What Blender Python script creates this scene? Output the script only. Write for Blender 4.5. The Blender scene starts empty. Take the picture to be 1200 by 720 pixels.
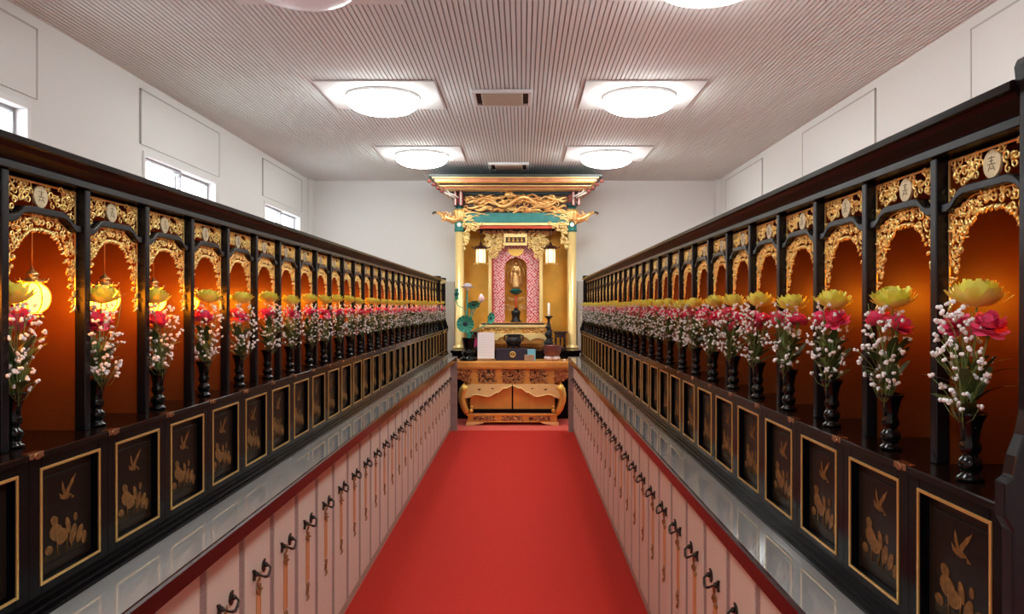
import bpy, bmesh, math, random
from mathutils import Vector, Matrix

PI = math.pi
scene = bpy.context.scene
COL = scene.collection

# ------------------------------------------------------------------ materials
def nodes_of(m):
    m.use_nodes = True
    return m.node_tree.nodes, m.node_tree.links

def mat(name, col, rough=0.5, metal=0.0, var=0.0, vscale=20.0, bump=0.0, bscale=60.0, spec=0.5, emit=None, estr=0.0, col2=None, coat=0.0, trans=0.0, sheen=0.0):
    m = bpy.data.materials.new(name)
    N, L = nodes_of(m)
    b = N['Principled BSDF']
    b.inputs['Base Color'].default_value = (*col, 1)
    b.inputs['Roughness'].default_value = rough
    b.inputs['Metallic'].default_value = metal
    b.inputs['Specular IOR Level'].default_value = spec
    b.inputs['Coat Weight'].default_value = coat
    b.inputs['Coat Roughness'].default_value = 0.08
    b.inputs['Transmission Weight'].default_value = trans
    b.inputs['Sheen Weight'].default_value = sheen
    if emit:
        b.inputs['Emission Color'].default_value = (*emit, 1)
        b.inputs['Emission Strength'].default_value = estr
    tc = N.new('ShaderNodeTexCoord')
    if var or col2:
        n = N.new('ShaderNodeTexNoise'); n.inputs['Scale'].default_value = vscale; n.inputs['Detail'].default_value = 4
        L.new(tc.outputs['Object'], n.inputs['Vector'])
        r = N.new('ShaderNodeValToRGB')
        c2 = col2 if col2 else tuple(min(1, c * (1 + var)) for c in col)
        c1 = col if col2 else tuple(c * (1 - var) for c in col)
        r.color_ramp.elements[0].position = 0.3; r.color_ramp.elements[1].position = 0.7
        r.color_ramp.elements[0].color = (*c1, 1); r.color_ramp.elements[1].color = (*c2, 1)
        L.new(n.outputs['Fac'], r.inputs['Fac']); L.new(r.outputs['Color'], b.inputs['Base Color'])
    if bump:
        n = N.new('ShaderNodeTexNoise'); n.inputs['Scale'].default_value = bscale; n.inputs['Detail'].default_value = 5
        L.new(tc.outputs['Object'], n.inputs['Vector'])
        bp = N.new('ShaderNodeBump'); bp.inputs['Strength'].default_value = bump; bp.inputs['Distance'].default_value = 0.01
        L.new(n.outputs['Fac'], bp.inputs['Height']); L.new(bp.outputs['Normal'], b.inputs['Normal'])
    return m

M = {}
M['lacquer'] = mat('black lacquer', (0.003, 0.003, 0.004), 0.16, spec=0.10)
M['lacquer_satin'] = mat('satin black lacquer', (0.005, 0.006, 0.009), 0.27, spec=0.35)
M['lacquer_brown'] = mat('dark brown lacquer', (0.007, 0.0035, 0.003), 0.18, spec=0.12)
M['lacquer_matt'] = mat('matt dark lacquer', (0.007, 0.004, 0.0035), 0.38, spec=0.14)
M['lacquer_red'] = mat('dark red lacquer', (0.026, 0.004, 0.004), 0.2, spec=0.3)
M['gold'] = mat('carved gilt wood', (1.0, 0.82, 0.32), 0.30, 0.8, bump=0.3, bscale=120)
M['gold_trim'] = mat('gold trim', (0.70, 0.46, 0.15), 0.35, 0.7)
M['gold_paint'] = mat('gold lacquer painting', (0.17, 0.080, 0.022), 0.5, 0.2, spec=0.2, var=0.45, vscale=90)
M['gold_dull'] = mat('dull gold wash', (0.075, 0.05, 0.022), 0.5, 0.2, var=0.4, vscale=60)
M['panel_dark'] = mat('dark painted panel', (0.007, 0.005, 0.004), 0.3, spec=0.10, var=0.2, vscale=30)
M['panel_edge'] = mat('brown panel edge', (0.016, 0.010, 0.007), 0.3, spec=0.12)
M['niche_wood'] = mat('amber lacquered wood', (0.135, 0.037, 0.005), 0.42, var=0.10, vscale=8)
M['silver_disc'] = mat('pale gilt disc', (0.62, 0.54, 0.34), 0.45, 0.5, var=0.15, vscale=90)
M['ink'] = mat('dark incised mark', (0.10, 0.08, 0.05), 0.6)
M['brass'] = mat('brass', (0.80, 0.52, 0.20), 0.3, 0.9)
M['fitting'] = mat('copper fitting', (0.42, 0.24, 0.13), 0.25, 0.9)
M['counter'] = mat('polished grey stone', (0.36, 0.36, 0.355), 0.03, 0.3, var=0.04, vscale=160, spec=1.0)
M['locker'] = mat('speckled pink laminate', (0.60, 0.53, 0.455), 0.45, var=0.10, vscale=220, spec=0.4)
M['divider'] = mat('grey brown divider strip', (0.27, 0.22, 0.205), 0.5, var=0.3, vscale=150)
M['plinth'] = mat('tan plinth', (0.36, 0.27, 0.21), 0.5)
M['end_panel'] = mat('mauve brown veneer', (0.30, 0.22, 0.20), 0.45, var=0.12, vscale=12)
M['bronze'] = mat('dark bronze', (0.035, 0.030, 0.024), 0.4, 0.6)
M['tag_gold'] = mat('inlaid gold strip', (0.62, 0.36, 0.16), 0.4, 0.35)
M['tag_brown'] = mat('brown gilt ornament', (0.34, 0.155, 0.05), 0.45, 0.4)
M['carpet'] = mat('red carpet', (0.50, 0.020, 0.011), 0.95, var=0.07, vscale=380, bump=0.5, bscale=500, spec=0.1, sheen=0.05)
M['carpet_lit'] = mat('red carpet with painted light', (0.72, 0.105, 0.075), 0.95, var=0.06, vscale=380, bump=0.5, bscale=500, spec=0.1, sheen=0.1)  # paler colour paints in the stronger light on the floor near the altar
M['wall'] = mat('warm white plaster', (0.775, 0.79, 0.775), 0.8, bump=0.05, bscale=150, spec=0.2)
M['wall_line'] = mat('grey joint line', (0.50, 0.49, 0.47), 0.8)
M['ceiling'] = mat('ribbed ceiling board', (0.80, 0.85, 0.85), 0.75, spec=0.2)
M['ceiling_groove'] = mat('ceiling groove', (0.47, 0.48, 0.48), 0.9, spec=0.1)
M['plate'] = mat('smooth white board', (0.80, 0.83, 0.83), 0.7)
M['white_frame'] = mat('white painted frame', (0.78, 0.78, 0.78), 0.5)
M['alu'] = mat('grey aluminium', (0.36, 0.36, 0.38), 0.4, 0.7)
M['vent'] = mat('beige vent', (0.52, 0.44, 0.34), 0.6)
M['vent_dark'] = mat('vent slot', (0.06, 0.05, 0.045), 0.8)
M['vase'] = mat('glossy black glaze', (0.003, 0.004, 0.004), 0.15, spec=0.28)
M['mum'] = mat('yellow petal', (0.88, 0.86, 0.08), 0.55, col2=(0.95, 0.94, 0.24), vscale=60, spec=0.3)
M['pink'] = mat('pink petal', (0.86, 0.04, 0.17), 0.55, col2=(0.95, 0.16, 0.32), vscale=50, spec=0.3)
M['gyp'] = mat('white blossom', (0.84, 0.87, 0.88), 0.6, spec=0.3)
M['stem'] = mat('green stem', (0.16, 0.24, 0.06), 0.6)
M['leaf'] = mat('dark green leaf', (0.035, 0.075, 0.025), 0.45, col2=(0.07, 0.13, 0.03), vscale=40)
M['teal'] = mat('verdigris green', (0.03, 0.30, 0.20), 0.45, col2=(0.06, 0.42, 0.31), vscale=25)
M['teal_dark'] = mat('blue green paint', (0.015, 0.15, 0.125), 0.45)
M['teal_beam'] = mat('teal beam paint', (0.03, 0.22, 0.20), 0.45, var=0.15, vscale=10)
M['navy'] = mat('dark blue green cap', (0.01, 0.05, 0.07), 0.4)
M['altar_gold'] = mat('burnished gold leaf', (0.90, 0.55, 0.12), 0.38, 0.55, var=0.08, vscale=5)
M['altar_gold_pale'] = mat('pale gold leaf', (0.94, 0.70, 0.29), 0.33, 0.42, var=0.06, vscale=6)
M['altar_back'] = mat('aged gold leaf wall', (0.86, 0.47, 0.055), 0.42, 0.3, var=0.16, vscale=4)
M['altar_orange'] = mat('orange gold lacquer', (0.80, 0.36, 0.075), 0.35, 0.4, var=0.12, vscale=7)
M['carve_gold'] = mat('altar carving gold', (0.92, 0.66, 0.26), 0.36, 0.6, col2=(0.80, 0.38, 0.12), vscale=9)
M['carve_red'] = mat('red gold carving', (0.78, 0.42, 0.16), 0.4, 0.5, col2=(0.42, 0.10, 0.04), vscale=30)
M['carve_bg'] = mat('dark carving ground', (0.07, 0.025, 0.012), 0.6)
M['red_gold'] = mat('red gold eave', (0.62, 0.22, 0.11), 0.4, 0.35, var=0.15, vscale=8)
M['red_paint'] = mat('vermilion paint', (0.60, 0.06, 0.02), 0.5)
M['eave_dark'] = mat('dark green eave', (0.035, 0.045, 0.035), 0.4)
M['white_paint'] = mat('white paint', (0.82, 0.80, 0.74), 0.5)
M['bracket'] = mat('striped bracket red', (0.36, 0.10, 0.08), 0.5)
M['wood_dark'] = mat('dark rosewood', (0.05, 0.015, 0.010), 0.3)
M['board_white'] = mat('white notice paper', (0.96, 0.96, 0.98), 0.5)
M['notice_ink'] = mat('faint print', (0.84, 0.84, 0.87), 0.6)
M['acrylic'] = mat('clear acrylic', (0.9, 0.92, 0.95), 0.05, trans=0.9)
M['bowl'] = mat('plum bronze bowl', (0.20, 0.075, 0.07), 0.3, 0.5)
M['cushion'] = mat('pale pink cushion', (0.85, 0.68, 0.70), 0.8)
M['candle'] = mat('white wax', (0.90, 0.86, 0.76), 0.4)
M['blue_card'] = mat('light blue card', (0.22, 0.56, 0.68), 0.6)
M['box_brown'] = mat('brown wooden box', (0.36, 0.22, 0.14), 0.5)
M['purple_cloth'] = mat('dark purple cloth', (0.022, 0.014, 0.035), 0.7)
M['screen_grey'] = mat('grey green panel', (0.42, 0.42, 0.37), 0.6)
M['lotus_white'] = mat('white lotus petal', (0.86, 0.84, 0.86), 0.5, col2=(0.72, 0.68, 0.76), vscale=25)
M['lotus_pink'] = mat('pink lotus bud', (0.85, 0.50, 0.52), 0.5, col2=(0.90, 0.68, 0.62), vscale=25)
M['magenta'] = mat('magenta cloth', (0.40, 0.02, 0.10), 0.7)
M['black_metal'] = mat('black metal', (0.012, 0.012, 0.014), 0.3, 0.3)
M['statue'] = mat('gilded statue', (0.88, 0.58, 0.24), 0.35, 0.6, col2=(0.55, 0.25, 0.08), vscale=30)
M['lamp_glow'] = mat('lit ceiling lamp glass', (0.9, 0.9, 0.88), 0.4, emit=(0.955, 1.0, 0.97), estr=30.0)
M['lamp_off'] = mat('milky lamp glass', (0.74, 0.70, 0.74), 0.25)
M['lamp_dim'] = mat('faintly lit lamp glass', (0.72, 0.68, 0.72), 0.25, emit=(1.0, 0.92, 0.95), estr=0.10)
M['globe'] = mat('lit amber glass', (0.9, 0.55, 0.12), 0.3, emit=(1.0, 0.27, 0.006), estr=66.0)
M['globe_soft'] = mat('softly lit amber glass', (0.9, 0.55, 0.12), 0.3, emit=(1.0, 0.27, 0.006), estr=28.0)
M['rib'] = mat('dark brass rib', (0.36, 0.15, 0.035), 0.4, 0.5)
M['shrine_lantern'] = mat('lit lantern paper', (0.9, 0.85, 0.7), 0.5, emit=(1.0, 0.86, 0.55), estr=0.8)

# pink brocade: checks of pale and red flowers
def brocade():
    m = bpy.data.materials.new('pink brocade'); N, L = nodes_of(m); b = N['Principled BSDF']; b.inputs['Roughness'].default_value = 0.6
    tc = N.new('ShaderNodeTexCoord'); mp = N.new('ShaderNodeMapping'); mp.inputs['Rotation'].default_value = (0, PI / 4, 0)
    v = N.new('ShaderNodeTexVoronoi'); v.inputs['Scale'].default_value = 34; v.inputs['Randomness'].default_value = 0.45
    r = N.new('ShaderNodeValToRGB'); e = r.color_ramp.elements
    e[0].position = 0.25; e[0].color = (0.88, 0.62, 0.60, 1); e[1].position = 0.55; e[1].color = (0.62, 0.05, 0.06, 1)
    L.new(tc.outputs['Object'], mp.inputs['Vector']); L.new(mp.outputs['Vector'], v.inputs['Vector'])
    L.new(v.outputs['Distance'], r.inputs['Fac']); L.new(r.outputs['Color'], b.inputs['Base Color'])
    return m
M['brocade'] = brocade()

def glass_mat():
    m = bpy.data.materials.new('window glass'); N, L = nodes_of(m); N.remove(N['Principled BSDF'])
    out = N['Material Output']; t = N.new('ShaderNodeBsdfTransparent'); g = N.new('ShaderNodeBsdfGlossy'); g.inputs['Roughness'].default_value = 0.02
    mx = N.new('ShaderNodeMixShader'); mx.inputs['Fac'].default_value = 0.07
    L.new(t.outputs[0], mx.inputs[1]); L.new(g.outputs[0], mx.inputs[2]); L.new(mx.outputs[0], out.inputs['Surface'])
    return m
M['glass'] = glass_mat()

# ------------------------------------------------------------------ mesh builder
class MB:
    def __init__(s): s.v = []; s.f = []; s.sm = []; s.mi = []; s.cur = 0
    def add(s, vs, fs, smooth=False):
        o = len(s.v); s.v.extend([tuple(v) for v in vs])
        for f in fs: s.f.append(tuple(i + o for i in f)); s.sm.append(smooth); s.mi.append(s.cur)
        return s
    def box(s, x0, x1, y0, y1, z0, z1):
        x0, x1 = min(x0, x1), max(x0, x1); y0, y1 = min(y0, y1), max(y0, y1); z0, z1 = min(z0, z1), max(z0, z1)
        vs = [(x0,y0,z0),(x1,y0,z0),(x1,y1,z0),(x0,y1,z0),(x0,y0,z1),(x1,y0,z1),(x1,y1,z1),(x0,y1,z1)]
        return s.add(vs, [(3,2,1,0),(4,5,6,7),(0,1,5,4),(1,2,6,5),(2,3,7,6),(3,0,4,7)])
    def prism(s, pts, mapf, h0, h1, smooth=False):
        """pts: outline of (a,b); mapf(a,b,h) -> xyz; side walls and two caps"""
        n = len(pts)
        vs = [mapf(a, b, h0) for a, b in pts] + [mapf(a, b, h1) for a, b in pts]
        fs = [tuple(range(n)), tuple(range(2 * n - 1, n - 1, -1))]
        s.add(vs, fs)
        o = len(s.v) - 2 * n
        for i in range(n):
            j = (i + 1) % n
            s.f.append((o + j, o + i, o + n + i, o + n + j)); s.sm.append(smooth); s.mi.append(s.cur)
        return s
    def lathe(s, prof, c=(0, 0, 0), n=16, lobes=0, lobe_amp=0.0, sx=1, sy=1, smooth=True, caps=True):
        vs = []; fs = []
        for r, z in prof:
            for i in range(n):
                a = 2 * PI * i / n
                rr = r * (1 + lobe_amp * abs(math.cos(lobes * a / 2)) if lobes else 1)
                vs.append((c[0] + rr * math.cos(a) * sx, c[1] + rr * math.sin(a) * sy, c[2] + z))
        k = len(prof)
        for j in range(k - 1):
            for i in range(n):
                i2 = (i + 1) % n
                fs.append((j * n + i, j * n + i2, (j + 1) * n + i2, (j + 1) * n + i))
        if caps: fs.append(tuple(range(n - 1, -1, -1))); fs.append(tuple((k - 1) * n + i for i in range(n)))
        return s.add(vs, fs, smooth)
    def tube(s, pts, r, n=6, r1=None, smooth=True, flat=1.0):
        pts = [Vector(p) for p in pts]; k = len(pts)
        if k < 2: return s
        vs = []; fs = []; up = Vector((0.13, 0.21, 0.97)).normalized()
        t0 = (pts[1] - pts[0]).normalized()
        nrm = t0.cross(up)
        if nrm.length < 1e-4: nrm = t0.cross(Vector((1, 0, 0)))
        nrm.normalize()
        for i in range(k):
            t = (pts[min(i + 1, k - 1)] - pts[max(i - 1, 0)])
            if t.length < 1e-9: t = t0
            t.normalize()
            nrm = (nrm - t * nrm.dot(t))
            if nrm.length < 1e-6: nrm = t.orthogonal()
            nrm.normalize(); bn = t.cross(nrm)
            if callable(r): rr = r(i / (k - 1))
            elif r1 is not None: rr = r + (r1 - r) * i / (k - 1)
            else: rr = r
            for j in range(n):
                a = 2 * PI * j / n
                vs.append(pts[i] + nrm * (rr * math.cos(a)) + bn * (rr * math.sin(a) * flat))
        for i in range(k - 1):
            for j in range(n):
                j2 = (j + 1) % n
                fs.append((i * n + j, i * n + j2, (i + 1) * n + j2, (i + 1) * n + j))
        fs.append(tuple(range(n - 1, -1, -1))); fs.append(tuple((k - 1) * n + j for j in range(n)))
        return s.add(vs, fs, smooth)
    def blob(s, c, rx, ry=None, rz=None, n=8, m=5, rot=None):
        ry = rx if ry is None else ry; rz = rx if rz is None else rz
        vs = [Vector((0, 0, -rz))]; fs = []
        for j in range(1, m):
            ph = -PI / 2 + PI * j / m
            for i in range(n):
                a = 2 * PI * i / n
                vs.append(Vector((rx * math.cos(ph) * math.cos(a), ry * math.cos(ph) * math.sin(a), rz * math.sin(ph))))
        vs.append(Vector((0, 0, rz)))
        for i in range(n):
            i2 = (i + 1) % n
            fs.append((0, 1 + i2, 1 + i))
            for j in range(m - 2):
                a, b = 1 + j * n, 1 + (j + 1) * n
                fs.append((a + i, a + i2, b + i2, b + i))
            t = 1 + (m - 2) * n
            fs.append((t + i, t + i2, len(vs) - 1))
        if rot is not None: vs = [rot @ v for v in vs]
        c = Vector(c)
        return s.add([v + c for v in vs], fs, True)
    def merge(s, o, mtx=None):
        vs = [(mtx @ Vector(v)) for v in o.v] if mtx else o.v
        off = len(s.v); s.v.extend([tuple(v) for v in vs])
        s.f.extend(tuple(i + off for i in f) for f in o.f); s.sm.extend(o.sm); s.mi.extend(o.mi)
        return s
    def mesh(s, name, mats, bevel=0.0, seg=2):
        me = bpy.data.meshes.new(name); me.from_pydata(s.v, [], s.f)
        for m in (mats if isinstance(mats, (list, tuple)) else [mats]): me.materials.append(m)
        me.polygons.foreach_set('use_smooth', s.sm); me.polygons.foreach_set('material_index', s.mi)
        bm = bmesh.new(); bm.from_mesh(me)
        bmesh.ops.recalc_face_normals(bm, faces=bm.faces)
        if bevel:
            ed = [e for e in bm.edges if len(e.link_faces) == 2 and e.calc_face_angle(0) > 0.6]
            bmesh.ops.bevel(bm, geom=ed, offset=bevel, segments=seg, profile=0.5, affect='EDGES', clamp_overlap=True)
        bm.to_mesh(me); bm.free(); me.update()
        return me
    def build(s, name, mats, parent=None, loc=None, rotz=0.0, bevel=0.0, seg=2):
        return place(name, s.mesh(name, mats, bevel, seg), parent, loc, rotz)

def place(name, me, parent=None, loc=None, rotz=0.0):
    o = bpy.data.objects.new(name, me); COL.objects.link(o)
    if parent is not None: o.parent = parent
    if loc is not None: o.location = loc
    o.rotation_euler = (0, 0, rotz)
    return o

def tag(o, label, cat, group=None, kind=None):
    o['label'] = label; o['category'] = cat
    if group: o['group'] = group
    if kind: o['kind'] = kind
    return o

def thing(name, label, cat, loc=(0, 0, 0), rotz=0.0, group=None):
    o = bpy.data.objects.new(name, None); COL.objects.link(o); o.location = loc; o.rotation_euler = (0, 0, rotz)
    o.empty_display_size = 0.05
    return tag(o, label, cat, group)

def dup(root, loc, rotz, label, group):
    r = root.copy(); COL.objects.link(r); r.location = loc; r.rotation_euler = (0, 0, rotz)
    r['label'] = label
    if group: r['group'] = group
    for ch in list(root.children):
        c = ch.copy(); COL.objects.link(c); c.parent = r
        for g in ch.children:
            d = g.copy(); COL.objects.link(d); d.parent = c
    return r

def struct(name, mb, m, bevel=0.0):
    o = mb.build(name, m, bevel=bevel); o['kind'] = 'structure'
    o['label'] = name.replace('_', ' '); return o

# ------------------------------------------------------------------ camera: 27 mm on a full frame, eye 1.4 m up, level
F = 900.0; VX, VY, EYE = 612.0, 359.0, 1.4
cam = bpy.data.cameras.new('camera'); cam.sensor_width = 36; cam.lens = 27.0
cam.shift_x = -0.010; cam.shift_y = -1 / 1200; cam.clip_start = 0.02
co = bpy.data.objects.new('camera', cam); COL.objects.link(co); co.location = (0, 0, EYE); co.rotation_euler = (PI / 2, 0, 0)
scene.camera = co

def PX(px, Y): return (px - VX) * Y / F
def PZ(py, Y): return EYE - (py - VY) * Y / F

# ------------------------------------------------------------------ room
XL, XR, YB, YN, HC = -2.94, 2.72, 10.7, -3.0, 3.142
struct('floor', MB().box(XL, XR, YN, YB, -0.1, 0.0), M['carpet_lit'])
run = MB().box(-0.804, 0.567, YN + 0.3, 8.60, 0.0005, 0.008)
tag(run.build('aisle_carpet', M['carpet'], bevel=0.002), 'long bright red carpet running down the aisle between the lockers', 'carpet')

# ceiling: ribs running the length of the room over a darker groove ground
struct('ceiling', MB().box(XL, XR, YN, YB, HC + 0.014, HC + 0.12), M['ceiling_groove'])
rb = MB(); pitch = 0.033; x = XL + 0.002
while x < XR - 0.01:
    rb.box(x, min(x + 0.0235, XR), YN, YB, HC + 0.006, HC + 0.016); x += pitch
o = rb.build('trim_1', M['ceiling']); o['kind'] = 'structure'; o['label'] = 'ceiling ribs'

# walls; the left one has three real window openings high up
WIN = [(3.16, 4.58), (5.94, 7.37), (8.72, 10.15)]; WZ0, WZ1 = 2.12, 2.605
wl = MB(); T = 0.18
wl.box(XL - T, XL, YN, YB, 0, WZ0); wl.box(XL - T, XL, YN, YB, WZ1, HC + 0.1)
ys = [YN] + [v for w in WIN for v in w] + [YB]
for i in range(0, len(ys), 2): wl.box(XL - T, XL, ys[i], ys[i + 1], WZ0, WZ1)
struct('wall_left', wl, M['wall'])
struct('wall_right', MB().box(XR, XR + T, YN, YB, 0, HC + 0.1), M['wall'])
struct('wall_back', MB().box(XL - T, XR + T, YB, YB + T, 0, HC + 0.1), M['wall'])
struct('wall_front', MB().box(XL - T, XR + T, YN - T, YN, 0, HC + 0.1), M['wall'])
# raised boards above the windows (left) and their mates on the right wall
def board(name, X, sgn, y0, y1, z0, z1):
    b = MB().box(X, X + sgn * 0.010, y0, y1, z0, z1)
    o = struct(name, b, M['wall'])
    e = MB(); w = 0.012
    e.box(X, X + sgn * 0.013, y0 - w, y0, z0, z1 + w); e.box(X, X + sgn * 0.013, y1, y1 + w, z0, z1 + w); e.box(X, X + sgn * 0.013, y0 - w, y1 + w, z1, z1 + w)
    e.build('edge_line', M['wall_line'], o)
for i, (y0, y1) in enumerate(WIN):
    board('trim_%d' % (i + 2), XL, 1, y0 - 0.03, y1 + 0.05, WZ1 + 0.045, 3.065)
    board('trim_%d' % (i + 5), XR, -1, y0 - 0.03, y1 + 0.05, 2.0, 3.065)
# pilasters at the two back corners
struct('trim_8', MB().box(XL, XL + 0.06, YB - 0.16, YB, 0, HC), M['wall'])
struct('trim_9', MB().box(XR - 0.06, XR, YB - 0.16, YB, 0, HC), M['wall'])

for i, (y0, y1) in enumerate(WIN):
    w = bpy.data.objects.new('window_%d' % (i + 1), None); COL.objects.link(w); w['kind'] = 'structure'; w['label'] = 'window %d in the left wall' % (i + 1)
    fr = MB(); t = 0.035; xo, xi = XL - 0.12, XL + 0.014
    fr.box(xo, xi, y0, y1, WZ1 - t, WZ1); fr.box(xo, xi, y0, y1, WZ0, WZ0 + t)
    fr.box(xo, xi, y0, y0 + t, WZ0 + t, WZ1 - t); fr.box(xo, xi, y1 - t, y1, WZ0 + t, WZ1 - t)
    fr.build('window_frame', M['white_frame'], w, bevel=0.003)
    ym = (y0 + y1) / 2
    for (a, b, xx) in ((y0 + t, ym + 0.02, XL - 0.05), (ym - 0.02, y1 - t, XL - 0.085)):
        s = MB(); q = 0.022
        s.box(xx, xx + 0.025, a, b, WZ1 - t - q, WZ1 - t); s.box(xx, xx + 0.025, a, b, WZ0 + t, WZ0 + t + q)
        s.box(xx, xx + 0.025, a, a + q, WZ0 + t + q, WZ1 - t - q); s.box(xx, xx + 0.025, b - q, b, WZ0 + t + q, WZ1 - t - q)
        so = s.build('sash', M['alu'], w, bevel=0.002)
        MB().box(xx + 0.010, xx + 0.014, a + q, b - q, WZ0 + t + q, WZ1 - t - q).build('pane', M['glass'], so)
    MB().box(XL - 0.06, XL - 0.02, ym - 0.02, ym + 0.02, WZ1 - t - 0.05, WZ1 - t - 0.022).build('latch', M['alu'], w, bevel=0.003)

# ceiling lamps: shallow glass domes on smooth square boards
def lamp(x, y, glow, label):
    t = thing('ceiling_lamp', label, 'ceiling lamp', (x, y, HC), 0, 'round ceiling lamps')
    MB().box(-0.47, 0.47, -0.42, 0.42, -0.006, 0.003).build('mount_board', M['plate'], t, bevel=0.002)
    MB().lathe([(0.285, -0.006), (0.30, -0.008), (0.305, -0.02), (0.30, -0.032), (0.285, -0.034)], n=48).build('ring', M['alu' if not glow else 'white_frame'], t)
    prof = [(0.296, -0.030), (0.298, -0.045)] + [(0.298 * math.cos(a) ** 0.75, -0.045 - 0.105 * math.sin(a)) for a in [0.15 * k for k in range(1, 10)]] + [(0.03, -0.150), (0.001, -0.1503)]
    MB().lathe(prof, n=48).build('dome', M['lamp_glow'] if glow else M['lamp_dim'], t)
for x, y, g, l in [(-1.15, 4.0, False, 'unlit round dome ceiling lamp, nearest on the window side'), (0.965, 3.95, True, 'lit round dome ceiling lamp, nearest on the side opposite the windows'),
                (-1.15, 6.35, True, 'lit round dome ceiling lamp on the window side, nearer the vent in mid ceiling'), (0.965, 6.35, True, 'lit round dome ceiling lamp opposite the windows, level with the nearer vent'),
                (-1.15, 8.79, True, 'lit round dome ceiling lamp on the window side, closest to the altar'), (0.965, 8.79, True, 'lit round dome ceiling lamp opposite the windows, closest to the altar'),
                (-1.15, 1.5, True, 'round dome ceiling lamp above the camera on the window side'), (0.965, 1.5, True, 'round dome ceiling lamp above the camera opposite the windows'),
                (-1.15, -1.0, True, 'round dome ceiling lamp behind the camera on the window side'), (0.965, -1.0, True, 'round dome ceiling lamp behind the camera opposite the windows')]:
    lamp(x, y, g, l)
for y, l in ((6.39, 'beige rectangular ceiling vent between the two middle lamps'), (9.53, 'beige rectangular ceiling vent just in front of the altar roof')):
    t = thing('ceiling_vent', l, 'vent', (-0.165, y, HC), 0, 'ceiling vents')
    f = MB(); a, b, w = 0.245, 0.22, 0.03
    f.box(-a, a, -b, -b + w, -0.025, 0.003); f.box(-a, a, b - w, b, -0.025, 0.003); f.box(-a, -a + w, -b + w, b - w, -0.025, 0.003); f.box(a - w, a, -b + w, b - w, -0.025, 0.003)
    f.build('frame', M['white_frame'], t, bevel=0.004)
    MB().box(-a + w, a - w, -b + w, b - w, -0.006, 0.002).build('dark_slot', M['vent_dark'], t)
    MB().box(-a + 0.075, a - 0.075, -b + 0.045, b - 0.045, -0.03, -0.004).build('cover', M['vent'], t, bevel=0.006)

# ------------------------------------------------------------------ carving
def spiral(mb, mp, a, b, r0, turn, ang, hand, rad, h=0.0, n=4, k=11):
    pts = []
    for i in range(k):
        t = i / (k - 1); r = r0 * (1 - 0.78 * t); th = ang + hand * turn * 2 * PI * t
        pts.append(mp(a + r * math.cos(th), b + r * math.sin(th), h + 0.35 * rad * math.sin(t * PI)))
    mb.tube(pts, rad, n, rad * 0.62)
    return pts

def leafy(mb, mp, a, b, L, ang, rad, h=0.0):
    pts = []
    for i in range(5):
        t = i / 4; th = ang + 0.9 * t
        pts.append(mp(a + L * t * math.cos(th), b + L * t * math.sin(th), h + rad * math.sin(t * PI)))
    mb.tube(pts, lambda t: rad * (0.25 + 1.5 * math.sin(PI * min(1, t * 0.9 + 0.08))), 4, flat=0.7)

def carve(mb, mp, inside, box, size, rad, rng, leaves=0.6, jit=0.35, stf=1.55):
    a0, a1, b0, b1 = box; st = size * stf
    na = max(1, int((a1 - a0) / st)); nb = max(1, int((b1 - b0) / st))
    for i in range(na + 1):
        for j in range(nb + 1):
            a = a0 + (i + 0.5 * (j % 2)) * (a1 - a0) / na + rng.uniform(-jit, jit) * st; b = b0 + j * (b1 - b0) / nb + rng.uniform(-jit, jit) * st
            if not inside(a, b): continue
            s = size * rng.uniform(0.75, 1.15)
            spiral(mb, mp, a, b, s, rng.uniform(0.9, 1.4), rng.uniform(0, 2 * PI), rng.choice((-1, 1)), rad * rng.uniform(0.8, 1.2), h=rng.uniform(0, rad))
            if rng.random() < leaves:
                leafy(mb, mp, a, b, size * 1.4, rng.uniform(0, 2 * PI), rad * 0.95, h=rad * rng.uniform(0.3, 1.2))

# ------------------------------------------------------------------ the long niche rows
# local axes of a niche: +x away from the aisle (0 = face of the posts), y along the row, z up from the counter
ZC = 0.832
P = 0.2655
HP = P / 2
def Z(z): return z - ZC
rng = random.Random(7)
U_BASE = -0.042       # face of the base stiles
DEPTH = 0.25

me = {}
# base: stiles and rails round a recessed panel
b = MB(); gw = 0.0055; hw, z0, z1 = 0.1015 - gw, Z(0.878) + gw, Z(1.098) - gw
b.box(U_BASE, 0.02, -HP, -hw, Z(0.842), Z(1.1175)); b.box(U_BASE, 0.02, hw, HP, Z(0.842), Z(1.1175))
b.box(U_BASE, 0.02, -hw, hw, Z(0.842), z0); b.box(U_BASE, 0.02, -hw, hw, z1, Z(1.1175))
b.box(0.02, DEPTH, -HP, HP, 0, Z(1.1175))
for (u, za, zb) in ((-0.068, 0.832, 0.841), (-0.060, 0.841, 0.850), (-0.050, 0.850, 0.858)):
    b.box(u, 0.02, -HP, HP, Z(za), Z(zb))
me['base_frame'] = b.mesh('base_frame', M['lacquer'], 0.0012)
b = MB(); g = gw; f0, f1 = U_BASE - 0.0025, U_BASE + 0.001
b.box(f0, f1, -hw - g, -hw, z0 - g, z1 + g); b.box(f0, f1, hw, hw + g, z0 - g, z1 + g); b.box(f0, f1, -hw, hw, z0 - g, z0); b.box(f0, f1, -hw, hw, z1, z1 + g)
me['gold_border'] = b.mesh('gold_border', M['gold_trim'], 0.0008)
b = MB(); pi = hw; z0 -= g; z1 += g
b.box(U_BASE + 0.016, 0.02, -pi, pi, z0 + g, z1 - g)
b.cur = 1
q = 0.020
b.prism([(-pi + q, z0 + g + q), (pi - q, z0 + g + q), (pi - q, z1 - g - q), (-pi + q, z1 - g - q)], lambda a, c, h: (h, a, c), U_BASE + 0.0185, U_BASE + 0.012)
me['painted_panel'] = b.mesh('painted_panel', [M['panel_edge'], M['panel_dark']], 0.0012)
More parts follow.
